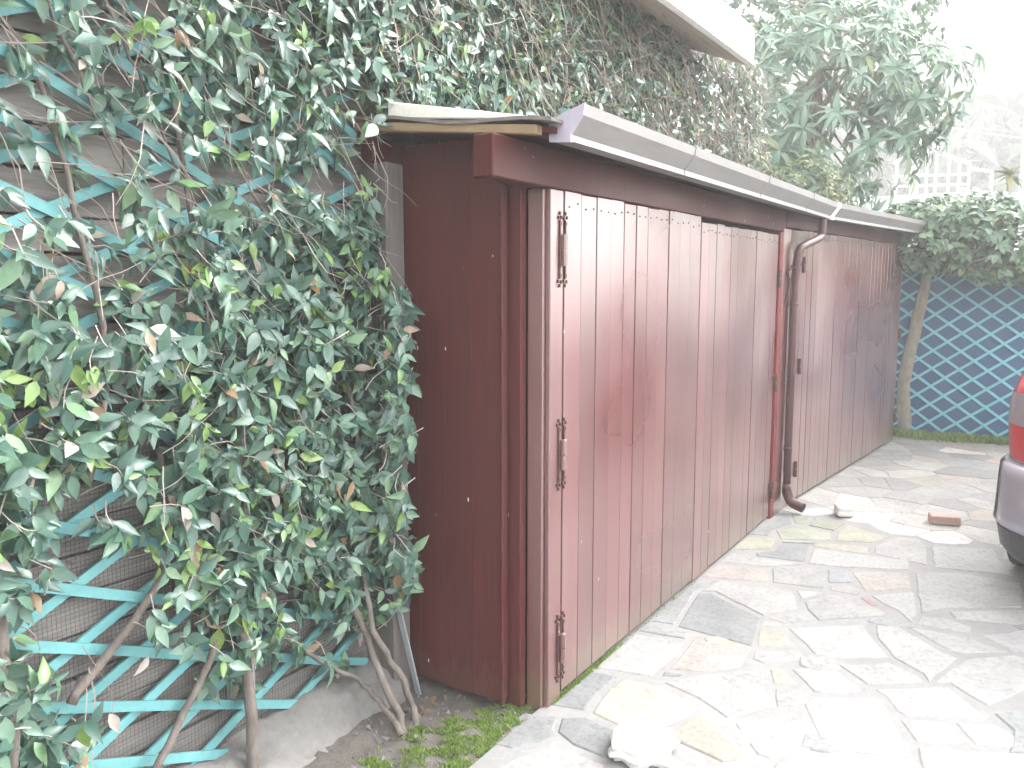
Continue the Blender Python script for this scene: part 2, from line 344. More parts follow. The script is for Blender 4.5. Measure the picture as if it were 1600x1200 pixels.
# --- pavement: mortar bed and the crazy-paving stones (each a piece of its own)
SEC = (5.72, 1.5); SEC_END = (9.05, 1.21)
SA = math.atan2(SEC_END[1] - SEC[1], SEC_END[0] - SEC[0])          # the far bay turns a few degrees
def secline(x): return 1.5 if x < SEC[0] else 1.5 + (x - SEC[0]) * math.tan(SA)
pv = [(-6, -9, -0.003), (9.42, -9, -0.003), (9.42, secline(9.42) + 0.3, -0.003), (SEC[0], 1.75, -0.003), (2.6, 1.75, -0.003), (2.6, 1.505, -0.003), (-6, 1.505, -0.003)]
pave = tag(ob('pavement', me('pavement', pv, [tuple(range(7))], M['mortar'])), kind='structure')
def zA(l): return [(1000 + x * .375, 750 + y * .375) for x, y in l]
def zB(l): return [(800 + x * .25, 950 + y * .25) for x, y in l]
def zC(l): return [(1200 + x * .25, 900 + y * .25) for x, y in l]
WH, CR, GY, DG, PK, YG, YL, RO, TX, BL = (.52,.515,.505), (.53,.50,.43), (.40,.41,.41), (.35,.36,.365), (.53,.48,.45), (.46,.475,.385), (.51,.505,.41), (.50,.33,.32), (.49,.485,.475), (.44,.46,.48)
traced = [
 (DG, zA([(240,470),(300,470),(510,575),(470,695),(150,610),(190,545)])), (WH, zA([(335,415),(638,462),(662,540),(515,568),(310,466),(250,463)])),
 (GY, zA([(35,588),(205,435),(322,418),(236,468),(146,604)])), (PK, zA([(220,658),(468,703),(430,778),(280,803),(112,788)])),
 (CR, zA([(490,622),(598,626),(655,692),(482,695)])), (WH, zA([(472,708),(660,702),(712,748),(520,768),(458,742)])), (CR, zA([(512,582),(598,602),(590,614),(492,610)])),
 (TX, zA([(522,572),(658,547),(736,588),(602,600)])), (WH, zA([(608,614),(928,600),(966,650),(1044,742),(742,746)])), (WH, zA([(645,458),(768,464),(772,472),(672,499)])),
 (WH, zA([(682,506),(780,474),(898,492),(1036,556),(1026,568),(742,586),(692,540)])), (BL, zA([(778,372),(868,374),(888,428),(782,430)])), (WH, zA([(784,438),(890,437),(926,469),(908,482),(788,460)])),
 (PK, zA([(876,378),(1126,384),(1136,452),(937,467)])), (RO, zA([(908,488),(948,482),(1006,524),(962,526)])), (WH, zA([(955,480),(1146,462),(1160,558),(1130,596),(1072,545),(1012,518)])),
 (TX, zA([(572,352),(766,368),(772,440),(766,452),(550,428),(543,372)])), (PK, zA([(312,352),(530,368),(538,428),(332,410),(238,400)])), (YL, zA([(440,234),(576,242),(548,288),(372,290)])),
 (DG, zA([(592,258),(712,268),(688,342),(484,318),(476,302),(562,290)])), (WH, zA([(382,302),(468,303),(486,324),(684,350),(540,362),(324,342)])), (WH, zA([(718,284),(958,314),(1126,334),(1126,376),(872,366),(694,348)])),
 (YG, zA([(625,138),(716,152),(690,184),(644,180)])), (YG, zA([(562,208),(690,192),(796,218),(796,252),(582,248)])), (GY, zA([(472,215),(612,142),(638,180),(556,205),(536,232),(442,226)])),
 (YG, zA([(724,152),(856,182),(813,213),(700,189)])), (YL, zA([(864,183),(968,218),(1044,236),(968,262),(808,252),(822,217)])), (CR, zA([(584,258),(800,263),(956,273),(951,311),(718,278),(716,264)])),
 (WH, zA([(1072,234),(1158,243),(1196,272),(1206,358),(976,308),(974,272)])), (WH, zA([(1208,274),(1476,285),(1498,330),(1556,398),(1218,366)])), (WH, zA([(1140,384),(1330,384),(1596,430),(1596,532),(1270,536),(1168,556),(1148,455)])),
 (WH, zA([(1280,546),(1310,578),(1640,610),(1640,540)])), (WH, zA([(1136,602),(1168,568),(1280,572),(1330,592),(1385,612),(1385,636),(1350,638)])), (WH, zA([(975,602),(1076,608),(1268,718),(1336,742),(1204,846),(1172,806),(1052,738),(984,658)])),
 (WH, zA([(1104,608),(1370,654),(1545,718),(1362,722),(1284,712)])), (WH, zA([(1404,646),(1640,618),(1640,722),(1562,716)])), (TX, zA([(1212,850),(1352,744),(1556,725),(1640,752),(1640,862),(1450,946),(1294,850)])),
 (WH, zA([(814,768),(1038,756),(1166,816),(1194,848),(947,855)])), (WH, zA([(624,787),(798,769),(934,878),(860,891),(722,886)])), (CR, zA([(534,783),(608,788),(666,856),(547,852)])),
 (WH, zA([(554,866),(696,871),(662,905),(646,942),(562,947)])), (WH, zA([(675,932),(722,899),(1008,908),(1046,965),(1144,1170),(1090,1160),(763,1126)])), (WH, zA([(382,1008),(652,963),(745,1122),(550,1166),(484,1146),(434,1080)])),
 (WH, zA([(966,868),(1288,859),(1462,1001),(1110,986),(1062,962),(1022,903)])), (WH, zA([(1069,989),(1286,1003),(1374,1104),(1144,1094)])), (WH, zA([(1306,1009),(1470,1014),(1540,1044),(1640,1130),(1389,1104)])),
 (WH, zA([(1146,1109),(1640,1142),(1640,1300),(1200,1300)])), (TX, zA([(86,842),(280,803),(430,789),(516,793),(545,947),(362,996),(234,908)])),
 (CR, zB([(700,440),(860,470),(1020,530),(1180,630),(1090,690),(960,745),(690,750),(490,655),(600,500)])), (CR, zB([(1186,655),(1470,890),(1435,950),(1315,970),(1010,830),(980,770)])),
 (DG, zB([(490,390),(670,422),(600,488),(482,585),(466,645),(235,608)])), (GY, zB([(75,645),(180,665),(296,672),(268,760),(298,796),(200,836),(0,885),(-130,850),(0,695)])), (DG, zB([(304,680),(460,676),(680,772),(655,870),(598,950),(372,856),(276,775)])),
 (WH, zB([(0,930),(200,876),(350,870),(585,972),(600,1100),(-60,1150),(-260,1150)])), (TX, zB([(765,155),(1085,212),(1000,326),(926,384),(876,434),(508,372)])), (GY, zB([(862,95),(1115,152),(1088,196),(776,142)])),
 (DG, zB([(944,392),(1082,410),(1048,432),(930,428)])), (WH, zB([(985,935),(1306,990),(1300,1130),(700,1130),(760,1010)])), (WH, zC([(30,1174),(340,1098),(680,1126),(926,1184),(1000,1290),(0,1290)])),
 (GY, zC([(1396,854),(1640,824),(1640,1110),(1490,1106),(1524,962)])), ]
def area(P): return 0.5 * sum(P[i][0] * P[(i + 1) % len(P)][1] - P[(i + 1) % len(P)][0] * P[i][1] for i in range(len(P)))
def inpoly(p, P):
    c = False
    for i in range(len(P)):
        a, b = P[i], P[i - 1]
        if (a[1] > p[1]) != (b[1] > p[1]) and p[0] < (b[0] - a[0]) * (p[1] - a[1]) / (b[1] - a[1]) + a[0]: c = not c
    return c
def inset(P, d):
    n = len(P); out = []
    for i in range(n):
        a, b, c = (np.array(P[(i + k) % n]) for k in (-1, 0, 1))
        u = (b - a) / (np.linalg.norm(b - a) + 1e-9); v = (c - b) / (np.linalg.norm(c - b) + 1e-9)
        n1 = np.array([-u[1], u[0]]); n2 = np.array([-v[1], v[0]]); m = n1 + n2; m /= (np.linalg.norm(m) + 1e-9)
        out.append(b + m * d / max(0.5, m @ n1))
    return out
def rough_edge(P, step=0.07, j=0.004):
    out = []
    for i in range(len(P)):
        a, b = np.array(P[i]), np.array(P[(i + 1) % len(P)]); L = np.linalg.norm(b - a); k = max(1, int(L / step))
        for q in range(k):
            t = q / k; out.append(a + (b - a) * t + rng.normal(0, j, 2) * (1 if q else 0.4))
    return out
def stone_piece(P, col, gap=0.003, j=0.004, top=None):
    if area(P) < 0: P = P[::-1]
    P = rough_edge(inset(P, gap), 0.07, j); n = len(P)
    if abs(area(P)) < 0.0008: return
    c = np.mean(P, 0); Q = inset(P, 0.006); z = (top if top is not None else random.uniform(0.0, 0.003))
    tx, ty = rng.normal(0, 0.0015, 2)
    zz = lambda p: z + tx * (p[0] - c[0]) + ty * (p[1] - c[1])
    v = [(p[0] - c[0], p[1] - c[1], -0.03) for p in P] + [(p[0] - c[0], p[1] - c[1], zz(p) - 0.004) for p in P] + [(p[0] - c[0], p[1] - c[1], zz(p)) for p in Q]
    f = [(i, (i + 1) % n, n + (i + 1) % n, n + i) for i in range(n)] + [(n + i, n + (i + 1) % n, 2 * n + (i + 1) % n, 2 * n + i) for i in range(n)] + [tuple(2 * n + i for i in range(n))]
    o = ob('paving_stone', me('paving_stone', v, f, M['stone']), pave, Matrix.Translation((c[0], c[1], 0)))
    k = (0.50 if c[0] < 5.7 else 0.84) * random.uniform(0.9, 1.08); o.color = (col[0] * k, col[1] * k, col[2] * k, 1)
polys = []
for col, px in traced:
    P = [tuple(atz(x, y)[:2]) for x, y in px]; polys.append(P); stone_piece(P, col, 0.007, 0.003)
# fill the rest of the visible yard with smaller irregular pieces, fitted round the traced ones
def clip(P, nx, ny, d):
    out = []
    for i in range(len(P)):
        a, b = P[i], P[(i + 1) % len(P)]; da = nx * a[0] + ny * a[1] - d; db = nx * b[0] + ny * b[1] - d
        if da <= 0: out.append(a)
        if da * db < 0: t = da / (da - db); out.append((a[0] + t * (b[0] - a[0]), a[1] + t * (b[1] - a[1])))
    return out
boxes = [(min(p[0] for p in P), max(p[0] for p in P), min(p[1] for p in P), max(p[1] for p in P)) for P in polys]
def covered(p): return any(b[0] <= p[0] <= b[1] and b[2] <= p[1] <= b[3] and inpoly(p, P) for P, b in zip(polys, boxes))
block, free = [], []
for gx in np.arange(0.6, 9.8, 0.09):
    for gy in np.arange(-1.7, 1.7, 0.09):
        q = (gx + random.uniform(-.02, .02), gy + random.uniform(-.02, .02))
        if covered(q): block.append(q)
cellsz = 0.30
for gx in np.arange(0.7, 9.5, cellsz):
    for gy in np.arange(-1.6, 1.5, cellsz):
        q = (gx + random.uniform(-.13, .13), gy + random.uniform(-.13, .13))
        if not covered(q) and q[1] < secline(q[0]) - 0.03 and q[0] < 9.33: free.append(q)
blk = np.array(block)
allp = np.array(block + free)
nst = 0
for q in free:
    if len(blk) and np.min(np.hypot(blk[:, 0] - q[0], blk[:, 1] - q[1])) < 0.07: continue
    P = [(q[0] - .6, q[1] - .6), (q[0] + .6, q[1] - .6), (q[0] + .6, q[1] + .6), (q[0] - .6, q[1] + .6)]
    dd = np.hypot(allp[:, 0] - q[0], allp[:, 1] - q[1])
    for k in np.argsort(dd)[1:40]:
        s = allp[k]; nx, ny = s[0] - q[0], s[1] - q[1]; isb = k < len(block)
        fr = 0.5 if not isb else 0.62
        P = clip(P, nx, ny, nx * (q[0] + nx * fr) + ny * (q[1] + ny * fr))
        if len(P) < 3: break
    if len(P) < 3: continue
    P = clip(P, 0, 1, 1.488); P = clip(P, 1, 0, 9.36)
    P = clip(P, -math.sin(SA), math.cos(SA), -math.sin(SA) * SEC[0] + math.cos(SA) * (SEC[1] - 0.012)) if len(P) > 2 else P
    if len(P) < 3: continue
    per = sum(math.hypot(P[i][0] - P[i - 1][0], P[i][1] - P[i - 1][1]) for i in range(len(P)))
    if abs(area(P)) < 0.012 or 12.57 * abs(area(P)) / per ** 2 < 0.5: continue
    far = q[0] > 5.9
    base = random.choice([(.30,.295,.285), (.34,.335,.325), (.27,.265,.26), (.36,.35,.33), (.33,.30,.27)] if far else [WH, TX, GY, CR, WH])
    if far and random.random() < 0.12: base = random.choice([PK, (.5,.5,.48), CR, (.40,.32,.30)])
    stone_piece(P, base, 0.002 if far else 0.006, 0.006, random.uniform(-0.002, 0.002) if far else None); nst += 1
# --- planting bed of soil at the foot of the trellis
bx = np.linspace(-3, 2.62, 80); by = np.linspace(1.50, 2.16, 14)
def bed_z(x, y): return 0.012 * math.sin(x * 9 + y * 4) + 0.01 * math.sin(x * 23 + 1) * math.cos(y * 31) - 0.006 + 0.03 * max(0, (y - 1.75))
bvz = [(x, y, bed_z(x, y) + rng.normal(0, 0.003) - (0.012 if y < 1.53 else 0)) for x in bx for y in by]
bf = [(i * 14 + j, (i + 1) * 14 + j, (i + 1) * 14 + j + 1, i * 14 + j + 1) for i in range(79) for j in range(13)]
tag(ob('soil_bed', me('soil_bed', bvz, bf, M['soil'], True)), kind='structure')

# ================================================================== HOUSE WITH PLANKED WALL BEHIND THE TRELLIS
WY = 2.20                                   # outer face of the wall behind the planks
house = empty('house', (2, WY, 0), 'house with grey planked wall and pale overhanging eave behind the vines', 'house')
wall = box('wall', -3.5, 6.85, WY, WY + 0.2, -0.05, 3.22, M['wallin'], house, 0.004)
z = 0.10; k = 0
while z < 3.15:
    h = random.uniform(0.085, 0.12); x = -3.4 + random.uniform(-.05, .05)
    for x1 in ((1.45 + random.uniform(-.5, .4)), 4.4 + random.uniform(-.5, .5), 6.8):
        yy = random.uniform(0, 0.008)
        box('plank', x, x1 - 0.004, WY - 0.022 - yy, WY - 0.002, z, z + h - random.uniform(0.005, 0.011), M['plank'], wall, 0.002)
        x = x1
    z += h
fasc = box('fascia', 3.5, 5.56, 1.685, 1.715, 2.985, 3.225, M['white'], house, 0.004)
box('fascia_trim', 3.5, 5.555, 1.672, 1.684, 2.985, 3.015, M['slab'], fasc, 0.003)
for i in range(5):                           # soffit boards run along the eave, rising to the wall
    y0, y1 = 1.72 + i * 0.096, 1.72 + (i + 1) * 0.096 - 0.004
    z0, z1 = 2.995 + (y0 - 1.72) * 0.40, 2.995 + (y1 - 1.72) * 0.40
    v = [(3.5, y0, z0), (5.54, y0, z0), (5.54, y1, z1), (3.5, y1, z1)]; v += [(a, b, c + 0.018) for a, b, c in v]
    ob('soffit_board', me('soffit_board', v, BF, M['soffit']), house)
roof = me('roof', [(3.5, 1.72, 3.17), (5.55, 1.72, 3.17), (5.55, 5.5, 4.4), (3.5, 5.5, 4.4), (3.5, 1.72, 3.20), (5.55, 1.72, 3.20), (5.55, 5.5, 4.44), (3.5, 5.5, 4.44)], BF, M['tiles'])
ob('roof', roof, house)
box('gable_wall', 5.2, 5.4, WY + 0.21, 5.4, 0, 3.2, M['wallin'], house, 0.004)
# rough concrete footing under the planks
foot = Soup(); nx_, ny_ = 300, 9
fx = np.linspace(-3, 2.36, nx_); prof = [(2.195, 0.125), (2.13, 0.118), (2.10, 0.10), (2.07, 0.085), (2.055, 0.06), (2.03, 0.045), (2.0, 0.02), (1.98, 0.0), (1.97, -0.04)]
fvv = [(x, y + rng.normal(0, 0.002) + 0.014 * math.sin(x * 5.3), zz + (rng.normal(0, 0.003) + 0.014 * math.sin(x * 7.7 + y * 20) + 0.012 * math.sin(x * 23) * math.sin(y * 60)) * (0.2 if j in (0, 8) else 1)) for x in fx for j, (y, zz) in enumerate(prof)]
foot.add(fvv, [(i * ny_ + j, (i + 1) * ny_ + j, (i + 1) * ny_ + j + 1, i * ny_ + j + 1) for i in range(nx_ - 1) for j in range(ny_ - 1)])
foot.build('footing', M['concrete'], house, smooth=True)
# weathered post between trellis and shed
tag(box('corner_post', 2.335, 2.435, 2.03, 2.155, -0.03, 2.03, M['postwood'], None, 0.006), 'weathered grey timber post between the trellis and the shed side', 'post')

# ================================================================== TRELLIS
TA = R(23.5)
def lattice(root, horiz, along, X0, X1, Z0, Z1, ang, vs, width, thick, mat, refA, refB, off=(0, 0.012), wob=0.0, name='slat'):
    """two riveted layers of slats clipped to the rectangle; horiz(u, w, z) -> place (w = depth)"""
    for fam, s, ref in ((0, -1, refA), (1, 1, refB)):
        m = s * math.tan(ang); k0 = -80
        for k in range(k0, 80):
            b = ref[1] - m * ref[0] + k * vs                     # z = m u + b
            us = [X0, X1]; ends = sorted([(Z0 - b) / m, (Z1 - b) / m])
            u0, u1 = max(us[0], ends[0]), min(us[1], ends[1])
            if u1 - u0 < 0.05: continue
            u0 -= random.uniform(0, .02); u1 += random.uniform(0, .02)
            n = max(2, int((u1 - u0) / 0.25) + 1); V, F = [], []
            j = rng.normal(0, wob, n)
            for i in range(n):
                u = u0 + (u1 - u0) * i / (n - 1); zc = m * u + b + j[i]
                hw = width / 2; nx, nz = -math.sin(s * ang), math.cos(s * ang)
                for (a, w) in ((-hw, 0), (hw, 0), (hw, thick), (-hw, thick)):
                    V.append(horiz(u + nx * a, off[fam] + w, zc + nz * a))
            for i in range(n - 1):
                for q in range(4):
                    F.append((4 * i + q, 4 * i + (q + 1) % 4, 4 * i + 4 + (q + 1) % 4, 4 * i + 4 + q))
            F += [(3, 2, 1, 0), tuple(4 * (n - 1) + q for q in range(4))]
            ob(name, me(name, V, F, mat), root)
trel = empty('trellis', (1, 2.13, 0.06), 'turquoise diamond trellis on the planked wall left of the shed', 'trellis')
lattice(trel, lambda u, w, z: (u, 2.125 + w, z), None, -1.0, 2.27, 0.06, 3.12, TA, 0.166, 0.029, 0.009, M['teal'], (1.0, 0.69), (1.32, 0.355), (0, 0.0125), 0.003)
mesh_ = Soup()
for x in np.arange(-0.2, 2.3, 0.0125): mesh_.tube([(x + rng.normal(0, .001), 2.152, 0.06), (x, 2.155, 0.7), (x + rng.normal(0, .002), 2.152, 1.35)], 0.0007, 3)
for zz in np.arange(0.06, 1.35, 0.0125): mesh_.tube([(-0.2, 2.151, zz), (1.0, 2.153, zz + rng.normal(0, .001)), (2.3, 2.151, zz)], 0.0007, 3)
mesh_.build('wire_mesh', M['wire'], trel, kind='stuff')
trel2 = empty('trellis', (4.5, 2.13, 2.25), 'turquoise trellis strip above the shed roof, mostly buried in vine', 'trellis')
lattice(trel2, lambda u, w, z: (u, 2.125 + w, z), None, 2.34, 6.78, 2.28, 3.10, TA, 0.166, 0.033, 0.009, M['teal'], (1.0, 0.69), (1.32, 0.355), (0, 0.0125), 0.004)

# ================================================================== THE SHED
shed = empty('shed', (2.6, 1.6, 0), 'long low dark red plank shed with double doors, lean-to roof and grey gutter', 'shed')
M2 = Matrix.Translation((SEC[0], SEC[1], 0)) @ Matrix.Rotation(SA, 4, 'Z')
# unseen dark boxes behind the boards, added to block light
box('inner_light_block', 2.60, 5.70, 1.56, 2.15, 0.0, 2.03, M['dark'], shed, 0.004)
box('inner_light_block', 0.02, 3.31, 0.06, 0.55, 0.0, 2.03, M['dark'], shed, 0.004, M2)
# near side wall of wide boards
yb = [1.617, 1.745, 1.87, 2.0, 2.15]
sidewall = box('side_wall', 2.485, 2.51, 1.6175, 2.15, 0.03, 2.06, M['paint_shaded'], shed, 0.002)
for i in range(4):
    o = box('board', 2.46 + random.uniform(0, .0015), 2.484, yb[i] + 0.0002, yb[i + 1] - 0.0002, 0.022 + 0.01 * random.random(), 2.10, M['paint_shaded'], sidewall, 0.0006)
box('edge_batten', 2.452, 2.482, 1.606, 1.6165, 0.02, 1.93, M['paint_shaded'], sidewall, 0.004)
box('recess_board', 2.512, 2.55, 1.566, 1.622, 0.0, 1.96, M['paint_shaded'], shed, 0.003)
box('corner_jamb', 2.555, 2.62, 1.499, 1.565, -0.02, 1.925, M['paint'], shed, 0.004)
# doors
def plankmesh(wd, h, t, mat):
    return bevelled(me('plank', [(wd * a, t * b, h * c) for a, b, c in BV], BF, mat), 0.0016, 1)
def door(bounds, z0, z1, mat, hinges, MM=None, seam=0.005, sag=0.0, bulge=0.0):
    MM = MM or Matrix.Identity(4)
    b0, b1 = bounds[0], bounds[-1]
    s = Soup()                                                     # ledged back of the door
    s.box(b0 + .01, b1 - .01, 0.023, 0.028, z0 + .02, z1 - .02)
    for zz in (z0 + .12, (z0 + z1) / 2, z1 - .2): s.box(b0 + .02, b1 - .02, 0.0285, 0.05, zz, zz + .1)
    d = s.build('door', M['dark'], shed, M=MM)
    for i in range(len(bounds) - 1):
        u0, u1 = bounds[i], bounds[i + 1]
        pm_ = plankmesh(u1 - u0 - seam * random.uniform(.6, 1.4), z1 - z0 - random.uniform(0, .006), 0.02, mat)
        A = MM @ Matrix.Translation((u0 + seam / 2, random.uniform(-.0015, .0015), z0 + random.uniform(0, .006))) @ Matrix.Rotation(random.uniform(-.0025, .0025), 4, 'Y') @ Matrix.Rotation(random.uniform(-.012, .012), 4, 'Z')
        ob('plank', pm_, d, A)
    n = Soup()
    for i in range(len(bounds) - 1):
        for k in (0.25, 0.75):
            u = bounds[i] + (bounds[i + 1] - bounds[i]) * k; zz = z1 - random.uniform(.035, .055)
            n.box(u - .003, u + .003, -.004, 0.002, zz - .003, zz + .003)
    n.build('nails', M['iron'], d, kind='stuff', M=MM)
    for (u, zz, deco) in hinges:
        h = Soup()
        if deco:
            for du in (-.021, .019):
                L = 0.105
                h.box(u + du - .0035, u + du + .0035, -.006, .001, zz - L, zz + L)
                for e in (-1, 1):                                   # fleur-de-lis ends
                    for ddx, ddz in ((0, .024), (-.010, .008), (.011, .010), (.006, -.012)):
                        h.box(u + du + ddx - .0035, u + du + ddx + .0035, -.006, .001, zz + e * (L + ddz) - .006, zz + e * (L + ddz) + .006)
        else: h.box(u - .018, u + .018, -.006, .001, zz - .05, zz + .05)
        hb = h.build('hinge', M['iron'], d, M=MM)
        t = Soup(); t.tube([(u, -.013, zz - .058), (u, -.013, zz - .002)], .0125, 10, True); t.tube([(u, -.013, zz + .002), (u, -.013, zz + .055)], .0125, 10, True); t.box(u - .012, u + .01, -.012, .0, zz - .055, zz + .05)
        o = t.build('hinge_barrel', M['paint'] if deco else M['iron'], d, M=MM)
    return d
F1 = Matrix.Translation((0, 1.478, 0))
box('jamb_board', 2.571, 2.664, 1.479, 1.4985, -0.015, 1.924, M['paint'], shed, 0.003)
door([2.668, 2.80, 2.93, 3.055, 3.18, 3.30, 3.42, 3.545, 3.67, 3.805, 3.94, 4.092], 0.022, 1.922, M['paint'], [(2.652, 1.714, 1), (2.654, .962, 1), (2.656, .208, 1)], F1)
door([4.100 + i * 0.1205 for i in range(13)], 0.016, 1.900, M['paint'], [(5.556, 1.62, 0), (5.556, .93, 0), (5.556, .2, 0)], F1)
box('red_jamb', 5.566, 5.64, 1.468, 1.56, -0.01, 1.924, M['paint_red'], shed, 0.004)
F2 = M2 @ Matrix.Translation((0, -0.02, 0))
for i, (a, b) in enumerate(((-.075, .065), (.068, .21), (.213, .35))):
    box('frame_board', a, b, -0.005 - 0.012 * (i == 0), 0.03, 0.0, 1.95, M['paint'], shed, 0.003, F2)
door([.356 + i * 0.1145 for i in range(27)], 0.018, 1.955, M['paint'], [(.362, 1.72, 0), (.362, 1.0, 0), (.362, .25, 0), (3.325, 1.80, 0), (3.325, 1.08, 0), (3.325, .25, 0)], F2)
hook = Soup(); hook.tube(smoothpath([(5.712, 1.448, 1.66), (5.715, 1.436, 1.60), (5.72, 1.432, 1.52), (5.722, 1.44, 1.44)], 3), 0.006, 6, True); hook.box(5.704, 5.722, 1.44, 1.462, 1.64, 1.68)
hook.build('hanging_latch', M['iron'], shed)
# beams over the doors
box('beam', 2.20, 5.72, 1.474, 1.552, 1.926, 2.062, M['paint_shaded'], shed, 0.005)
box('beam', -0.02, 3.42, -0.035, 0.05, 1.958, 2.062, M['paint_shaded'], shed, 0.005, M2)
# roof: felted boards, end batten and pale sheet on top
def roofbay(u0, u1, MM, y0=-0.185, y1=0.66):
    zf = lambda y: 2.078 + (y + 0.17) * 0.105
    n = 26; V, F = [], []
    for i in range(n):
        u = u0 + (u1 - u0) * i / (n - 1)
        for j in range(9):
            y = y0 + (y1 - y0) * j / 8
            wv = 0.007 * math.sin(j * 1.15 + 0.6) * math.exp(-((u - u0) / 0.5) ** 2) + 0.002 * math.sin(u * 6 + j)
            for dz in (0.0, 0.011): V.append((u, y, zf(y) + wv + dz + 0.012))
    q = lambda i, j, k: (i * 9 + j) * 2 + k
    for i in range(n - 1):
        for j in range(8):
            F += [(q(i, j, 1), q(i + 1, j, 1), q(i + 1, j + 1, 1), q(i, j + 1, 1)), (q(i, j, 0), q(i, j + 1, 0), q(i + 1, j + 1, 0), q(i + 1, j, 0))]
    for j in range(8):
        F += [(q(0, j, 0), q(0, j, 1), q(0, j + 1, 1), q(0, j + 1, 0)), (q(n - 1, j, 0), q(n - 1, j + 1, 0), q(n - 1, j + 1, 1), q(n - 1, j, 1))]
    for i in range(n - 1):
        F += [(q(i, 0, 0), q(i + 1, 0, 0), q(i + 1, 0, 1), q(i, 0, 1)), (q(i, 8, 0), q(i, 8, 1), q(i + 1, 8, 1), q(i + 1, 8, 0))]
    r = ob('roof', me('roof', V, F, M['felt']), shed, MM)
    ys = np.linspace(y0 + 0.02, y1 - 0.02, 7)
    for a, b in zip(ys[:-1], ys[1:]):
        v = [(u0 + .05, a, zf(a) - .012), (u1, a, zf(a) - .012), (u1, b - .003, zf(b) - .012), (u0 + .05, b - .003, zf(b) - .012)]
        v += [(x, y, z_ + .018) for x, y, z_ in v]
        ob('roof_board', me('roof_board', v, BF, M['paint_shaded']), r, MM)
    return r, zf
r1, zf = roofbay(2.285, 5.80, Matrix.Translation((0, 1.5, 0)))
v = [(2.292, 1.372, zf(-.128) - .024), (2.328, 1.372, zf(-.128) - .024), (2.328, 2.14, zf(.64) - .020), (2.292, 2.14, zf(.64) - .020)]
v += [(a, b, c + (.030 if b < 1.6 else .030)) for a, b, c in v]
ob('end_batten', bevelled(me('end_batten', v, BF, M['batten']), 0.003), shed)
v = [(2.33, 1.44, zf(-.06) + .028), (3.4, 1.44, zf(-.06) + .028), (3.4, 2.0, zf(.5) + .028), (2.315, 2.0, zf(.5) + .026)]
v += [(a, b, c + (.012 if b < 1.5 else .058)) for a, b, c in v]
ob('roof_sheet', bevelled(me('roof_sheet', v, BF, M['slab']), 0.004), shed)
roofbay(0.0, 3.55, M2)
# back rail under the roof where it meets the wall
box('wall_plate', 2.30, 5.7, 2.06, 2.118, 2.03, 2.115, M['paint_shaded'], shed, 0.004)
# gutter: a bent sheet swept along the eave
GP = [(-.135, 2.108), (-.137, 2.046), (-.212, 2.040), (-.209, 2.061), (-.252, 2.116), (-.258, 2.148), (-.250, 2.149)]
def sweep(path, prof, th, mat, name, parent):
    V, F = [], []; n = len(prof)
    inner = [(a + (th if a < -.2 else -th), b + (th if i not in (0, n - 1) else 0)) for i, (a, b) in enumerate(prof)]
    loop = prof + inner[::-1]; m = len(loop)
    for i, (p, sag) in enumerate(path):
        p = np.array(p); d0 = np.array(path[max(i - 1, 0)][0]); d1 = np.array(path[min(i + 1, len(path) - 1)][0])
        t = d1 - d0; t /= np.linalg.norm(t); nrm = np.array([-t[1], t[0]])
        for a, b in loop: V.append((*(p + nrm * a), b + sag))
    for i in range(len(path) - 1):
        for k in range(m): F.append((i * m + k, i * m + (k + 1) % m, (i + 1) * m + (k + 1) % m, (i + 1) * m + k))
    F += [tuple(range(m))[::-1], tuple((len(path) - 1) * m + k for k in range(m))]
    return ob(name, me(name, V, F, mat), parent)
gut = sweep([((2.37, 1.5), 0), ((3.3, 1.5), -.002), ((4.4, 1.5), -.004), ((5.4, 1.5), -.004), ((6.20, 1.5), -.006)], GP, .003, M['gutter'], 'gutter', shed)
GD = (9.42 - 6.26, 1.155 - 1.497)
gut2 = sweep([((6.215, 1.4985), -.004), ((7.2, 1.497 - .94 * .108), 0), ((8.3, 1.497 - 2.04 * .108), .008), ((9.42, 1.155), .016)], GP, .003, M['gutter'], 'gutter', shed)
for xg in (3.35, 4.45, 5.45): 
    sweep([((xg, 1.5), 0.0), ((xg + .03, 1.5), 0.0)], [(a - .0035 * (a < -.2), b - .0035 * (b < 2.07)) for a, b in GP], .003, M['gutter'], 'joint_strip', gut)
sweep([((6.17, 1.5), -.004), ((6.245, 1.495), -.004)], [(a - .004 * (a < -.2), b - .004 * (b < 2.07)) for a, b in GP], .003, M['white'], 'joint_strip', gut)
capv = [(2.360, 1.5 + a, b) for a, b in [(-.133, 2.110), (-.135, 2.043), (-.214, 2.036), (-.213, 2.060), (-.256, 2.116), (-.262, 2.152)]]
capv += [(2.3695, b, c) for a, b, c in capv]
ob('end_cap', me('end_cap', capv, [(5, 4, 3, 2, 1, 0), (6, 7, 8, 9, 10, 11)] + [(i, (i + 1) % 6, 6 + (i + 1) % 6, 6 + i) for i in range(6)], M['guttercap']), gut)
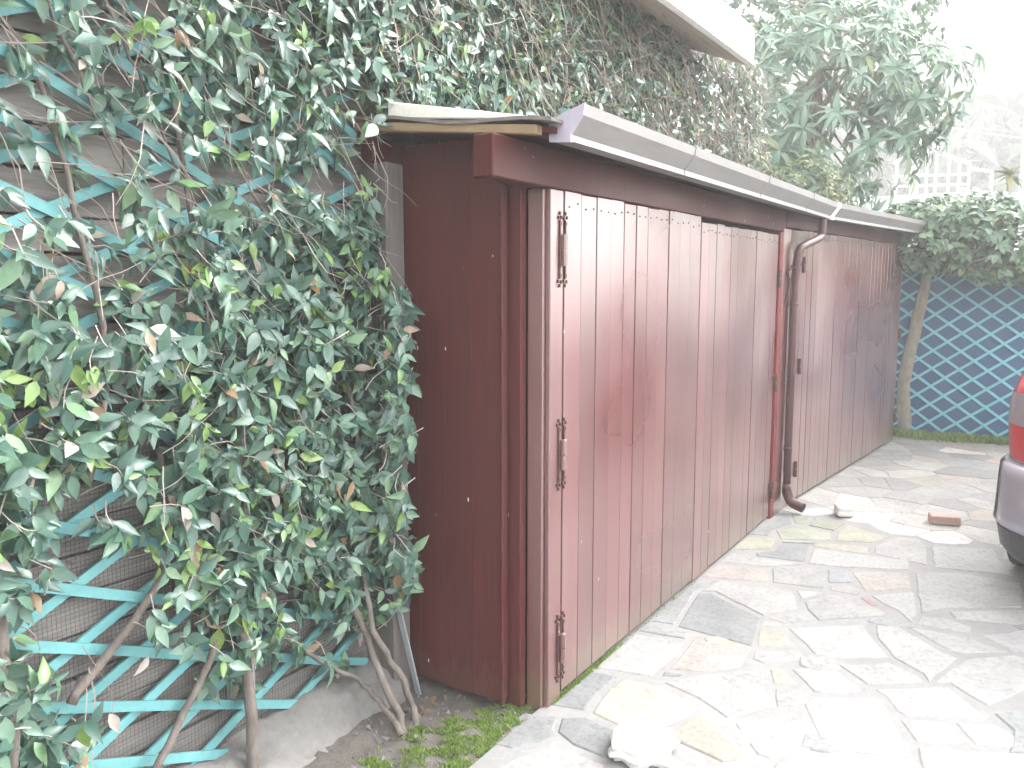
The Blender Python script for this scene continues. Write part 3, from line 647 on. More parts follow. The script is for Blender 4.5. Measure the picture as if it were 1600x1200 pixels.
# downpipe with swan neck and outlet shoe
pp = smoothpath([(6.08, 1.325, 2.045), (6.08, 1.325, 1.97), (6.07, 1.328, 1.915), (6.0, 1.345, 1.885), (5.86, 1.385, 1.845), (5.80, 1.405, 1.815), (5.785, 1.412, 1.76), (5.785, 1.425, 1.6)], 4)
dp = tube('downpipe', pp + [(5.79, 1.425, 1.2), (5.795, 1.425, .6), (5.80, 1.425, .14)], .027, M['pipe'], shed, 14)
tube('pipe_collar', [(5.785, 1.425, 1.71), (5.785, 1.425, 1.68)], .0295, M['pipe'], dp, 14)
tube('pipe_collar', [(5.80, 1.425, .20), (5.80, 1.425, .13)], .0295, M['pipe'], dp, 14)
for zz in (1.45, .45): tube('pipe_clip', [(5.79, 1.425, zz + .012), (5.79, 1.425, zz - .012)], .0295, M['iron'], dp, 14)
shoe_p = smoothpath([(5.80, 1.425, .15), (5.80, 1.405, .10), (5.79, 1.375, .068), (5.77, 1.30, .05)], 4)
so = tube('outlet_shoe', shoe_p, .034, M['pipe'], dp, 14, cap=False)
tube('outlet_inside', shoe_p[1:], .031, M['inside'], dp, 14, cap=False)

# ================================================================== END FENCE WITH TRELLIS
FA, FB = np.array((9.46, 2.4)), np.array((9.62, -3.6)); fd = (FB - FA) / np.linalg.norm(FB - FA); fn = np.array((fd[1], -fd[0])) * 1.0
if fn[0] > 0: fn = -fn
MF = Matrix(((fd[0], -fn[0], 0, FA[0]), (fd[1], -fn[1], 0, FA[1]), (0, 0, 1, 0), (0, 0, 0, 1)))
fence = empty('sheet_fence', (9.5, 0.5, 0), 'dark blue sheet fence closing the far end of the yard', 'fence')
u = 0
while u < 2.9:
    box('sheet_panel', u - .01, u + 1.0, 0.02 + 0.004 * (round(u) % 2), 0.0235 + 0.004 * (round(u) % 2), 0.02, 1.78, M['bluesheet'], fence, 0.002, MF); u += 1.0
for u in (0.0, 1.5, 3.0): box('post', u - .03, u + .03, 0.034, 0.094, -.05, 1.82, M['bluesheet'], fence, 0.004, MF)
box('rail', 0, 3.03, 0.004, 0.034, 1.782, 1.82, M['bluesheet'], fence, 0.003, MF)
tr3 = empty('trellis', (9.48, 0.5, 0.05), 'pale teal diamond trellis fixed to the blue fence at the yard end', 'trellis')
ang = R(36.5)
fdv = lambda u, w, z: tuple(MF @ Vector((u, -0.016 + w, z)))
cr_ = atx(1460, 519.5, 9.49); ref_ = (2.4 - cr_[1], cr_[2])
lattice(tr3, fdv, None, 0.1, 2.95, 0.06, 1.74, ang, 0.185, 0.025, 0.007, M['teal_far'], ref_, ref_, (0, 0.009), 0.002)

# ================================================================== CLIMBING VINES
DEN = np.array([
 [.52,.5,.55,.62,.7,.8,.8], [.42,.4,.56,.74,.8,.78,.6], [.38,.38,.44,.58,.55,.6,.2], [.46,.36,.4,.44,.4,.52,.12], [.5,.44,.5,.72,.8,.9,.35], [.6,.55,.65,.9,1,1,.8],
 [.9,.8,.75,1,1,1,.9], [1,.8,.65,.85,1,1,.9], [.9,.7,.4,.7,1,1,.85], [.85,.2,.08,.65,1,.9,.8], [.5,.1,0,.55,.65,.35,.1], [.9,.5,0,.06,.03,.02,0], [1,.95,.2,0,0,0,0]])
def dens(x, y):
    x = min(599, max(0, x)) / 100; y = min(1199, max(0, y)) / 100
    i, j = int(y), int(x); a, b = y - i, x - j
    return DEN[i, j] * (1 - a) * (1 - b) + DEN[i + 1, j] * a * (1 - b) + DEN[i, j + 1] * (1 - a) * b + DEN[i + 1, j + 1] * a * b
def sprig(P, leaves, n, size, spread=1.0, lime=0.08, dry=0.03, out=np.array([0, -1, 0.0]), stems=None, droop=0.45):
    tipd = out * random.uniform(.3, .9) + np.array([random.gauss(.25, .5), random.gauss(0, .25), random.gauss(-.2, .5)]); tipd /= np.linalg.norm(tipd)
    young = random.random() < lime
    root = P - tipd * random.uniform(.05, .12)
    if stems is not None: stems.append((root, P))
    a0 = random.uniform(0, 6.28); s0 = np.cross(tipd, [0.1, 0.2, 1]); s0 /= np.linalg.norm(s0); s1 = np.cross(tipd, s0)
    for k in range(n):
        a = a0 + k * 2.4 + random.gauss(0, .25)
        side = math.cos(a) * s0 + math.sin(a) * s1
        d = tipd * random.uniform(.15, .75) + side * random.uniform(.7, 1.1) * spread + np.array([0, 0, -droop * random.uniform(.3, 1.3)])
        d /= np.linalg.norm(d)
        d[1] *= 0.5; d[0] += 0.12; d[2] -= 0.12
        if d[1] > 0.3: d[1] *= -0.3                              # nothing grows back through the wall
        nrm = out * 1.0 + np.array([0.0, 0, 0.6]) + tipd * 0.3 + rng.normal(0, .36, 3)
        pos = P - tipd * (0.018 * (k // 2)) + rng.normal(0, .006, 3)
        s = size * random.uniform(.65, 1.15) * (0.8 if young else 1)
        t = random.uniform(.8, .92) if young and random.random() < .8 else rndtint(0.03, dry)
        leaves.append((pos, frame(d, nrm), s, t, max(0, (2.2 - pos[1]) * 1.5)))
vine = empty('climbing_vine', (2.1, 1.83, 0), 'leafy evergreen climber with dark green leaves covering the left trellis', 'vine')
L1, ST1 = [], []
for _ in range(9000):
    X_, Z_ = random.uniform(0.35, 2.42), random.uniform(0.0, 3.2)
    dep = random.random() ** 1.6 * 0.15; P = np.array([X_, 2.105 - dep, Z_])
    px, py = project(P)
    if px > 575 and py > 260: continue
    if px > 545 and py < 260 and X_ > 2.27: continue
    dn = dens(px, py) if px > -60 else 0.75
    if random.random() > (dn ** 2.0 if dn > .12 else 0) * 0.60: continue
    sprig(P, L1, random.randint(4, 7), random.uniform(.058, .084), lime=0.08 if 330 < py < 900 else .04, dry=0.022, stems=ST1)
for _ in range(300):                                             # shoots reaching past the trellis in front of the shed side
    py = random.uniform(290, 960); edge = np.interp(py, [290, 400, 480, 600, 700, 800, 900, 960], [575, 605, 640, 640, 645, 640, 650, 620])
    px = random.uniform(555, edge); P = atx(px, py, random.uniform(2.18, 2.36))
    if P[1] > 2.11: P = aty(px, py, 2.05)
    if random.random() > (0.45 if py < 440 else 0.95): continue
    sprig(P, L1, random.randint(3, 6), random.uniform(.058, .078), lime=.05, dry=.04, out=np.array([-.55, -.8, 0.0]), stems=ST1)
for px, py in ((135, 1145), (170, 1115), (232, 1025), (330, 800), (365, 890), (395, 1010), (310, 880), (105, 480), (385, 520)):   # dead brown leaves caught in it
    P = aty(px, py, 2.05); d = np.array([random.gauss(0, .4), -.2, -1]); L1.append((P, frame(d, np.array([random.gauss(0, .4), -1, .3])), random.uniform(.055, .075), .955, 1))
plant_leaves(vine, L1, LEAFV, M['vine'], 300, keep=lambda x, y: x < 700)
tw = Soup()
for a, b in ST1: tw.tube(smoothpath([a, (a + b) / 2 + rng.normal(0, .008, 3), b], 2), [.0022, .002, .0018, .0016, .0013], 3)
def hanging(soup, n, xr, zr, yr, L=(.15, .5), dirm=(0.55, -.05, -.65), gate=None, r=(.0012, .0028)):
    for _ in range(n):
        p = np.array([random.uniform(*xr), random.uniform(*yr), random.uniform(*zr)])
        if gate and random.random() > gate(*project(p)): continue
        l = random.uniform(*L); d = np.array(dirm) + rng.normal(0, .38, 3) * np.array([1, .3, 1]); d /= np.linalg.norm(d)
        pts = [p]
        for k in range(4): d = d + rng.normal(0, .22, 3) * np.array([1, .35, 1]); d /= np.linalg.norm(d); q = pts[-1] + d * l / 4; q[1] = min(q[1], 2.12); pts.append(q)
        r0 = random.uniform(*r); soup.tube(pts, [r0, r0 * .9, r0 * .8, r0 * .65, r0 * .4], 3)
hanging(tw, 800, (0.3, 2.3), (0.5, 3.2), (1.98, 2.11), L=(.1, .34), gate=lambda x, y: 1.0 if y < 420 else .22)
tw.build('twigs', M['twig'], vine, kind='stuff')
def stem(px, y_or, r0, r1, root=vine, name='stem', jit=.004):
    P = [np.array(q, float) for q in px]; pts = smoothpath(P, 4, jit); n = len(pts)
    return tube(name, pts, [r0 + (r1 - r0) * i / (n - 1) for i in range(n)], M['bark'], root, 8)
b1, b2, b3 = atz(628, 1160), atz(650, 1158), atz(606, 1110)
stem([b1 + [0, 0, -.03], aty(625, 1120, 1.86), aty(600, 1068, 1.92), aty(575, 1000, 2.0), aty(530, 900, 2.06), aty(470, 760, 2.08), aty(380, 560, 2.09), aty(300, 350, 2.09), aty(260, 60, 2.09)], 0, .017, .007)
stem([b2 + [0, 0, -.03], aty(648, 1110, 1.85), aty(622, 1050, 1.9), aty(585, 985, 1.97), aty(570, 900, 2.03), aty(560, 740, 2.06), aty(540, 560, 2.07), aty(500, 380, 2.08)], 0, .015, .006)
stem([b1 + [0, 0, .03], aty(592, 1095, 1.94), aty(558, 1062, 2.02), aty(500, 1032, 2.07), aty(440, 985, 2.09), aty(380, 880, 2.09)], 0, .012, .006)
g = aty(398, 1230, 2.03); g[2] = min(g[2], 0.06)
stem([g, aty(394, 1150, 2.045), aty(386, 1040, 2.06), aty(378, 930, 2.07), aty(380, 760, 2.08), aty(345, 560, 2.09)], 0, .0215, .012, jit=.002)
stem([aty(110, 1100, 2.085), aty(170, 1020, 2.09), aty(228, 942, 2.095), aty(265, 850, 2.1), aty(250, 700, 2.1)], 0, .014, .01, jit=.002)
stem([aty(240, 1210, 2.07), aty(290, 1110, 2.085), aty(335, 1010, 2.095), aty(360, 900, 2.1)], 0, .013, .01, jit=.002)
stem([aty(20, 1250, 2.05), aty(12, 1100, 2.06), aty(-5, 950, 2.08), aty(-30, 700, 2.1)], 0, .022, .016, jit=.002)
stem([aty(130, 760, 2.1), aty(150, 690, 2.09), aty(165, 560, 2.09), aty(120, 330, 2.09), aty(60, 120, 2.09)], 0, .012, .006)
for x0 in (60, 150, 250, 420): stem([aty(x0, -40, 2.06), aty(x0 + 50, 90, 2.06), aty(x0 + 90, 180, 2.07), aty(x0 + 160, 330, 2.07)], 0, .005, .003, jit=.006)

vine2 = empty('climbing_vine', (4.6, 2.1, 2.2), 'tangled small leaved climber with dry twigs on the wall above the shed roof', 'vine')
L2, ST2 = [], []
for _ in range(6200):
    X_, Z_ = random.uniform(2.25, 6.85), random.uniform(2.2, 3.30)
    if Z_ > 3.14 + .12 * math.sin(X_ * 3.1) and random.random() < .8: continue
    P = np.array([X_, 2.10 - random.random() ** 1.5 * 0.15, Z_])
    f = .62 if X_ < 4.2 else .40
    f *= 0.65 + 0.7 * (0.5 + 0.5 * math.sin(X_ * 5.3 + Z_ * 4) * math.cos(Z_ * 6 - X_ * 2))
    if random.random() > f * 1.15: continue
    sprig(P, L2, random.randint(3, 6), random.uniform(.052, .076), lime=.08, dry=.05, stems=ST2, droop=.55)
plant_leaves(vine2, L2, LEAFV, M['vine'], 300)
tw2 = Soup()
for a, b in ST2: tw2.tube([a, (a + b) / 2 + rng.normal(0, .008, 3), b], [.002, .0017, .0013], 3)
hanging(tw2, 2400, (2.3, 6.85), (2.25, 3.3), (1.95, 2.12), L=(.10, .36), dirm=(.35, -.12, -.45), r=(.0015, .0032), gate=lambda x, y: .5 if x < 800 else 1)
tw2.build('twigs', M['twig'], vine2, kind='stuff')
for x0 in (2.6, 3.5, 4.4, 5.2, 6.0, 6.5):
    stem([(x0, 2.1, 2.15), (x0 + random.uniform(-.2, .2), 2.09, 2.5), (x0 + random.uniform(-.4, .3), 2.08, 2.8), (x0 + random.uniform(-.6, .4), 2.08, 3.2)], 0, .009, .004, vine2, jit=.008)

# ================================================================== SMALL THINGS ON THE GROUND
a, b = aty(612, 905, 2.03), atz(655, 1088, -0.02)
stk = Soup(); dirv = np.array(a) - np.array(b); wv = np.array([.0, .012, 0]); tv = np.array([.004, 0, 0])
stk.add([b - wv - tv, b + wv - tv, b + wv + tv, b - wv + tv, a - wv - tv, a + wv - tv, a + wv + tv, a - wv + tv], BF)
tag(stk.build('garden_stake', M['galv']), 'flat grey metal stake leaning beside the shed side panel', 'stake')
gp = aty(399, 1215, 2.075); gp[2] = .02
tag(tube('support_pole', [gp, (gp[0], 2.078, .6), (gp[0] + .005, 2.08, 1.35)], .0125, M['galv'], None, 8), 'upright thin grey metal pole behind the thick vine stem', 'pole')
def lump(name, c, size, mat, label, cat, rotz=0, cuts=2, noise_=.12, boxy=.6):
    bm = bmesh.new(); bmesh.ops.create_cube(bm, size=1); bmesh.ops.subdivide_edges(bm, edges=list(bm.edges), cuts=7, use_grid_fill=True)
    sd_ = random.random() * 50
    for v_ in bm.verts:
        p = np.array(v_.co); s_ = p / np.linalg.norm(p) * .56; p = p * boxy + s_ * (1 - boxy)
        p = p * (1 + noise_ * (math.sin(p[0] * 9 + sd_) * math.sin(p[1] * 11 + sd_ * 2) + .6 * math.sin(p[2] * 13 + sd_) + rng.normal(0, .10)))
        v_.co = (p[0] * size[0], p[1] * size[1], p[2] * size[2])
    m = bpy.data.meshes.new(name); bm.to_mesh(m); bm.free(); m.materials.append(mat); m.polygons.foreach_set('use_smooth', [True] * len(m.polygons))
    zmin = min(v_.co.z for v_ in m.vertices)
    o = ob(name, m, None, Matrix.Translation((c[0], c[1], -zmin - .004)) @ Matrix.Rotation(rotz, 4, 'Z')); return tag(o, label, cat)
c = atz(1318, 806); lump('stone_chunk', c, (.125, .105, .085), M['chalk'], 'rough white stone chunk lying near the downpipe outlet', 'stone', .5)
c = atz(1474, 820)
bm_ = boxmesh('brick', -.11, .11, -.052, .052, 0, .058, M['brick'], .006)
for v_ in bm_.vertices: v_.co.x += rng.normal(0, .002); v_.co.y += rng.normal(0, .002)
tag(ob('brick_piece', bm_, None, Matrix.Translation((c[0] + .03, c[1], .004)) @ Matrix.Rotation(R(-75), 4, 'Z') @ Matrix.Scale(.82, 4, (1, 0, 0))), 'loose reddish brick lying on the paving behind the car', 'brick')
c = atz(1003, 1178); lump('paving_rock', c, (.19, .20, .055), M['chalk'], 'flat white rock on the paving at the bottom edge, nearest the camera', 'stone', .3, noise_=.16)
# crumbs of stone and litter on the soil
peb = Soup()
for _ in range(420):
    x, y = random.uniform(1.2, 2.55), random.uniform(1.54, 2.02); s = random.uniform(.0025, .008) * (2 if random.random() < .04 else 1); zz = bed_z(x, y)
    q = [np.array([x, y, zz]) + rng.normal(0, s, 3) for _ in range(4)]; q.append(np.array([x, y, zz + s * 1.5]))
    peb.add(q, [(0, 1, 4), (1, 2, 4), (2, 3, 4), (3, 0, 4)])
tag(peb.build('soil_crumbs', M['concrete']), 'small stone crumbs scattered over the dark soil bed', 'gravel', kind='stuff')
lab = ['dry tan leaf lying on the soil by the concrete footing', 'dry brown leaf on the soil between stems and shed', 'small curled yellow leaf on the soil beside the stake']
for (px, py), lb in zip(((505, 1155), (680, 1092), (675, 1112)), lab):
    p = atz(px, py, .012); A = frame(np.array([random.gauss(0, 1), random.gauss(0, 1), .1]), np.array([.1, .1, 1]))
    s = .05; o = ob('fallen_leaf', tintmesh('fallen_leaf', LEAFV[1], M['vine'], .955), None, Matrix([[*(A[0] * s), p[0]], [*(A[1] * s), p[1]], [*(A[2] * s), p[2] + .012], [0, 0, 0, 1]]))
    tag(o, lb, 'leaf')
# moss
def moss(name, pts_fn, n, label, hmin=.006, hmax=.02, wd=.004):
    VV, FF, TT = [], [], []
    for _ in range(n):
        q = pts_fn()
        if q is None: continue
        x, y, zz = q; h = random.uniform(hmin, hmax); a = random.uniform(0, 6.28); w_ = wd * random.uniform(.6, 1.4); lx, ly = rng.normal(0, h * .6, 2); k = len(VV)
        VV += [(x - math.cos(a) * w_, y - math.sin(a) * w_, zz - .003), (x + math.cos(a) * w_, y + math.sin(a) * w_, zz - .003), (x + lx, y + ly, zz + h)]
        FF.append((k, k + 1, k + 2)); TT += [random.random()] * 3
    m = me(name, VV, FF, M['mossm']); at = m.attributes.new('tint', 'FLOAT', 'POINT'); at.data.foreach_set('value', np.array(TT, dtype=np.float32))
    return tag(ob(name, m), label, 'moss', kind='stuff')
mp = [tuple(atz(*q)[:2]) for q in [(520, 1215), (600, 1165), (680, 1125), (760, 1104), (835, 1098), (845, 1108), (790, 1150), (735, 1195), (700, 1230)]]
bbx = [min(p[0] for p in mp), max(p[0] for p in mp), min(p[1] for p in mp), max(p[1] for p in mp)]
def mossy():
    q = (random.uniform(bbx[0], bbx[1]), random.uniform(bbx[2], bbx[3]))
    if not inpoly(q, mp): return None
    g_ = math.sin(q[0] * 31 + 1) * math.cos(q[1] * 37) + .5 * math.sin(q[0] * 83 + q[1] * 51)
    e_ = (q[1] - 1.52) / .3
    if g_ + random.gauss(0, .25) < -.55 + e_ * 1.2: return None
    return q[0], q[1], bed_z(*q) + .002
moss('moss', mossy, 26000, 'bright green moss growing along the paving edge beside the shed corner', .005, .014, .0035)
moss('moss', lambda: ((lambda x: (x, 1.481 + rng.normal(0, .006), .0) if random.random() < max(0.03, (1.2 - abs(x - 2.75) * 2.2)) else None)(random.uniform(2.6, 4.2))), 5000, 'thin line of moss under the near shed door', .004, .012, .003)
def grassy():
    u = random.uniform(.95, 3.1); 
    if random.random() > .55 + .45 * math.sin(u * 7) * math.sin(u * 17 + 1): return None
    p = MF @ Vector((u, -0.02 - abs(rng.normal(0, .07 + .03 * math.sin(u * 5))), 0)); return p.x, p.y, -.01
moss('grass', grassy, 16000, 'strip of green weeds at the foot of the blue fence', .015, .10, .008)['category'] = 'grass'

# ================================================================== TREES
def crown_rosettes(center, radii, n, leaves, size, nl, shapes, tintf, fill=.55, droop=.5, keepf=None):
    ends = []
    for _ in range(n):
        while True:
            q = rng.normal(0, 1, 3); q /= np.linalg.norm(q); rr = random.random() ** (1 / 3) if random.random() < fill else random.uniform(.82, 1.05)
            P = np.array(center) + q * rr * np.array(radii)
            if keepf is None or keepf(P): break
        ends.append(P); out = q * .7 + np.array([-.25, -.25, .35]); out /= np.linalg.norm(out)
        s0 = np.cross(out, [.1, .2, 1]); s0 /= np.linalg.norm(s0); s1 = np.cross(out, s0); a0 = random.uniform(0, 6)
        for k in range(nl):
            a = a0 + k * 2.4; d = out * random.uniform(.1, .7) + math.cos(a) * s0 + math.sin(a) * s1 + np.array([0, 0, -droop * random.uniform(.3, 1.4)]); d /= np.linalg.norm(d)
            nrm = out + np.array([0, 0, .6]) + rng.normal(0, .25, 3)
            leaves.append((P + rng.normal(0, .01, 3), frame(d, nrm), size * random.uniform(.65, 1.15), tintf(), 0))
    return ends
def tree(name, base, label, trunk_pts, r0, r1, ends, nb, leaves, shapes, mat, twig=.008, nparts=300):
    t = empty(name, base, label, 'tree')
    pts = smoothpath(trunk_pts, 5, .004); n = len(pts)
    tube('trunk', pts, [r0 + (r1 - r0) * i / (n - 1) for i in range(n)], M['trunk'], t, 10)
    for e in random.sample(ends, min(nb, len(ends))):
        i = random.randint(int(n * .8), n - 1); a = pts[i]; mid = (a + e) / 2 + np.array([0, 0, -.08]) + rng.normal(0, .06, 3)
        p2 = smoothpath([a, mid, e], 4); k = len(p2)
        tube('branch', p2, [r1 * .55 + (twig * .5 - r1 * .55) * q / (k - 1) for q in range(k)], M['trunk'], t, 5)
    plant_leaves(t, leaves, shapes, mat, nparts)
    return t
# loquat behind the shed
LQ = []
ends = crown_rosettes((10.2, 2.35, 3.55), (1.15, 1.35, 1.5), 300, LQ, .24, 9, LOQV, lambda: min(.88, max(0, random.gauss(.5, .22))) if random.random() > .006 else random.uniform(.93, 1))
ends += crown_rosettes((10.0, 1.35, 3.75), (.5, .62, .62), 60, LQ, .22, 8, LOQV, lambda: min(.9, max(0, random.gauss(.6, .2))))
ends += crown_rosettes((9.6, 2.7, 2.45), (.7, 1.1, .5), 90, LQ, .22, 8, LOQV, lambda: min(.9, max(0, random.gauss(.5, .2))))
tree('loquat_tree', (10.5, 2.5, 0), 'large pale green loquat tree with drooping leaf rosettes rising behind the shed', [(10.5, 2.5, -.1), (10.45, 2.45, 1.0), (10.35, 2.35, 2.0), (10.2, 2.4, 3.0), (10.15, 2.3, 4.0)], .10, .04, ends, 40, LQ, LOQV, M['loquat'])
# darker tree behind it
DK = []
e2 = crown_rosettes((13.8, 3.2, 6.1), (1.7, 2.1, 1.45), 420, DK, .17, 9, LEAFV, lambda: min(.8, max(0, random.gauss(.25, .18))), droop=.3)
tree('evergreen_tree', (14, 3.3, .9), 'darker dense evergreen tree at the top behind the loquat', [(14, 3.3, .5), (13.95, 3.25, 2.5), (13.9, 3.2, 4.5), (13.8, 3.2, 6.0)], .16, .06, e2, 30, DK, LEAFV, M['ivy'], nparts=120)
# low yellowish shrub over the shed roof
YS = []
e3 = crown_rosettes((8.9, 2.15, 2.42), (.9, .5, .42), 170, YS, .085, 7, LEAFV, lambda: min(1, max(0, random.gauss(.55, .25))), droop=.3)
e3 += crown_rosettes((7.6, 2.5, 2.75), (.6, .3, .55), 130, YS, .08, 7, LEAFV, lambda: min(1, max(0, random.gauss(.5, .3))), droop=.3)
sh = tree('yellowish_shrub', (8.6, 2.3, 0), 'twiggy shrub with yellowish leaves between shed roof and loquat tree', [(8.6, 2.3, -.05), (8.6, 2.28, 1.0), (8.5, 2.25, 1.9), (8.4, 2.25, 2.5)], .03, .012, e3, 24, YS, LEAFV, M['yellowleaf'], .004, nparts=60)
sh['category'] = 'shrub'
# little ivy-crowned tree against the blue fence
IV = []
def ivt(): return min(1, max(0, random.gauss(.5, .25)))
def lowcut(P): return True
IVX = 9.12
c1, c2, c3 = atx(1470, 368, IVX), atx(1560, 375, IVX), atx(1420, 350, IVX + .1)
e4 = crown_rosettes(c1, (.45, .50, .36), 210, IV, .085, 6, IVYV, ivt, .25, .6) + crown_rosettes(c2, (.45, .52, .40), 210, IV, .085, 6, IVYV, ivt, .25, .6) + crown_rosettes(c3, (.3, .26, .22), 70, IV, .08, 6, IVYV, ivt, .25, .6)
e4 += crown_rosettes(atx(1500, 338, IVX), (.4, .5, .26), 150, IV, .085, 6, IVYV, ivt, .25, .6)
e4 += crown_rosettes(atx(1650, 390, IVX), (.4, .45, .36), 130, IV, .085, 6, IVYV, ivt, .25, .6)
tb = atz(1416, 678); IX = tb[0]
tree('small_ivy_tree', (tb[0], tb[1], 0), 'small tree with slender pale crooked trunk and dense leafy crown at the blue fence',
     [tb + [0, 0, -.05], atx(1412, 645, IX - .02), atx(1412, 600, IX - .05), atx(1427, 525, IX - .08), atx(1444, 455, IX - .1), atx(1454, 400, IX - .14), atx(1480, 360, IX - .2)], .074, .045, e4, 26, IV, IVYV, M['ivy'], .006)

# ================================================================== PARKED CAR (rear corner in view)
CX, CY = 4.60, -0.715                                   # middle of the rear bumper
def outline(r, hw, front, cr, fcr=.45, n=8):
    """plan outline, rear at local x=r, from rear centre round the left side to the front centre"""
    P = [(r + .0, 0.0), (r + .004, hw * .35), (r + .012, hw - cr)]
    for k in range(1, n + 1):
        a = (math.pi / 2) * k / n; P.append((r + .012 + cr - cr * math.cos(a), hw - cr + cr * math.sin(a)))
    for k in range(1, 9): P.append((r + cr + (front - fcr - r - cr) * k / 8, hw))
    for k in range(1, n + 1):
        a = (math.pi / 2) * k / n; P.append((front - fcr + fcr * math.sin(a), hw - fcr + fcr * math.cos(a)))
    P.append((front, 0.0)); return P
def full(P): return P + [(x, -y) for x, y in P[-2:0:-1]]
def shell(name, levels, mat, parent, sel=None, off=0.0, th=None, cap=True):
    """levels: list of (z, r, hw, front, cr); sel: range of outline indices for a patch"""
    rings = []
    for (z_, r, hw, fr, cr) in levels:
        P = outline(r - off, hw + off, fr + off, cr + off); P = P[sel[0]:sel[1]] if sel else full(P)
        rings.append([(CX + x, CY + y, z_) for x, y in P])
    n = len(rings[0]); V = [p for rg in rings for p in rg]; F = []
    closed = sel is None
    for i in range(len(rings) - 1):
        for k in range(n if closed else n - 1): F.append((i * n + k, i * n + (k + 1) % n, (i + 1) * n + (k + 1) % n, (i + 1) * n + k))
    if closed and cap: F += [tuple(range(n))[::-1], tuple((len(rings) - 1) * n + k for k in range(n))]
    m = me(name, V, F, mat, True)
    if closed: 
        for p_ in m.polygons:
            if len(p_.vertices) > 4: p_.use_smooth = False
    return ob(name, m, parent)
def mirror(o, parent):
    m = o.data.copy()
    for v_ in m.vertices: v_.co.y = 2 * CY - v_.co.y
    m.flip_normals(); return ob(o.name.split('.')[0], m, parent)
car = empty('parked_car', (CX + 2, CY, 0), 'silver grey hatchback van with red tail lamp parked at the right edge', 'car')
body_lv = [(.20, .20, .78, 4.15, .5), (.26, .14, .82, 4.22, .5), (.40, .09, .845, 4.27, .5), (.60, .085, .85, 4.28, .5), (.72, .085, .852, 4.26, .46), (.86, .09, .85, 4.18, .40), (.98, .115, .835, 3.95, .32), (1.04, .135, .815, 3.6, .24)]
shell('body', body_lv, M['silver'], car)
cab_lv = [(1.03, .15, .805, 3.25, .25), (1.15, .185, .79, 2.95, .25), (1.3, .235, .755, 2.7, .24), (1.45, .30, .715, 2.45, .23), (1.58, .39, .67, 2.2, .22), (1.64, .50, .60, 2.05, .2), (1.665, .75, .45, 1.85, .2)]
cab = shell('cabin', cab_lv, M['silver'], car)
bl = [(.18, .12, .83, 4.2, .42), (.24, .04, .862, 4.25, .46), (.33, .012, .878, 4.28, .48), (.365, .004, .882, 4.29, .48)]
bumper = shell('bumper', bl, M['bumper'], car)
bl2 = [(.368, -.006, .884, 4.30, .48), (.375, -.012, .888, 4.31, .48), (.42, -.008, .884, 4.31, .48), (.53, .0, .880, 4.30, .47), (.62, .006, .876, 4.29, .46), (.675, .018, .870, 4.27, .44), (.69, .045, .852, 4.2, .42)]
shell('bumper_skin', bl2, M['silver'], car)
bc = shell('bumper_corner', bl2[1:], M['bumper'], car, sel=(8, 16), off=.004); mirror(bc, car)
# tail lamps wrap round the rear corners
def lamp_lv(z0, z1, n=4): 
    out = []
    zs = np.linspace(z0, z1, n)
    for z_ in zs:
        out.append((z_,) + tuple(np.interp(z_, [l[0] for l in body_lv + cab_lv[1:]], [l[i] for l in body_lv + cab_lv[1:]]) for i in (1, 2, 3, 4)))
    return out
tl = shell('tail_lamp', lamp_lv(.70, 1.24, 8), M['lamp'], car, sel=(5, 15), off=.008); tl2 = mirror(tl, car)
cl = shell('clear_lens', lamp_lv(.885, 1.05, 4), M['lampclear'], tl, sel=(5, 15), off=.0125); mirror(cl, tl2)
hatch = shell('tailgate_glass', lamp_lv(1.10, 1.48, 5), M['glass'], car, sel=(0, 3), off=.006); mirror(hatch, car)
sg = shell('side_window', lamp_lv(1.08, 1.46, 5), M['glass'], car, sel=(12, 17), off=.005); mirror(sg, car)
ws = shell('windscreen', lamp_lv(1.08, 1.50, 5), M['glass'], car, sel=(20, 28), off=.005); mirror(ws, car)
box('plate', CX - .016, CX - .008, CY - .26, CY + .26, .72, .83, M['white'], car, .002, Matrix.Translation((.085, 0, 0)))
def wheel(x, y):
    s_ = 1 if y > CY else -1
    tyre = tube('wheel', [(x, y - .1 * s_, .31), (x, y - .085 * s_, .31), (x, y + .085 * s_, .31), (x, y + .1 * s_, .31)], [.27, .31, .31, .27], M['rubber'], car, 24)
    tube('rim', [(x, y + .096 * s_, .31), (x, y + .106 * s_, .31)], [.21, .20], M['silver'], tyre, 24)
for x in (CX + .85, CX + 3.4):
    for y in (CY + .77, CY - .77): wheel(x, y)

pv_ = Vector((CX + .3, CY + .88, 0)); WMc = Matrix.Translation(pv_) @ Matrix.Rotation(R(-12), 4, 'Z') @ Matrix.Translation(-pv_) @ WM[car.name]
car.matrix_basis = WMc                                  # parked at a slight angle
# ================================================================== BEYOND THE FENCE
rail = empty('white_railing', (25, 2.2, 3.9), 'white arched railing on the slope beyond the fence', 'railing')
RX = 24.0
p0, p1 = atx(1418, 250, RX), atx(1516, 258, RX)
tops = [atx(x, y, RX) for x, y in ((1396, 256), (1420, 243), (1446, 236), (1466, 239), (1488, 246), (1516, 256))]
tube('top_rail', smoothpath(tops, 4), .045, M['white'], rail, 8)
zb = atx(1450, 304, RX)[2]
for x in (1402, 1426, 1450, 1464, 1484, 1500, 1515):
    t_ = atx(x, np.interp(x, [1396, 1420, 1446, 1466, 1488, 1516], [256, 243, 236, 239, 246, 256]), RX)
    tube('baluster', [(RX, t_[1], zb - .6), (RX, t_[1], t_[2])], .035, M['white'], rail, 6)
for zz in (.25, .5):
    tube('mid_rail', [(RX, tops[0][1], zb + zz), (RX, tops[-1][1], zb + zz - .05)], .03, M['white'], rail, 6)
r2 = [atx(1517, 264, RX), atx(1550, 268, RX)]
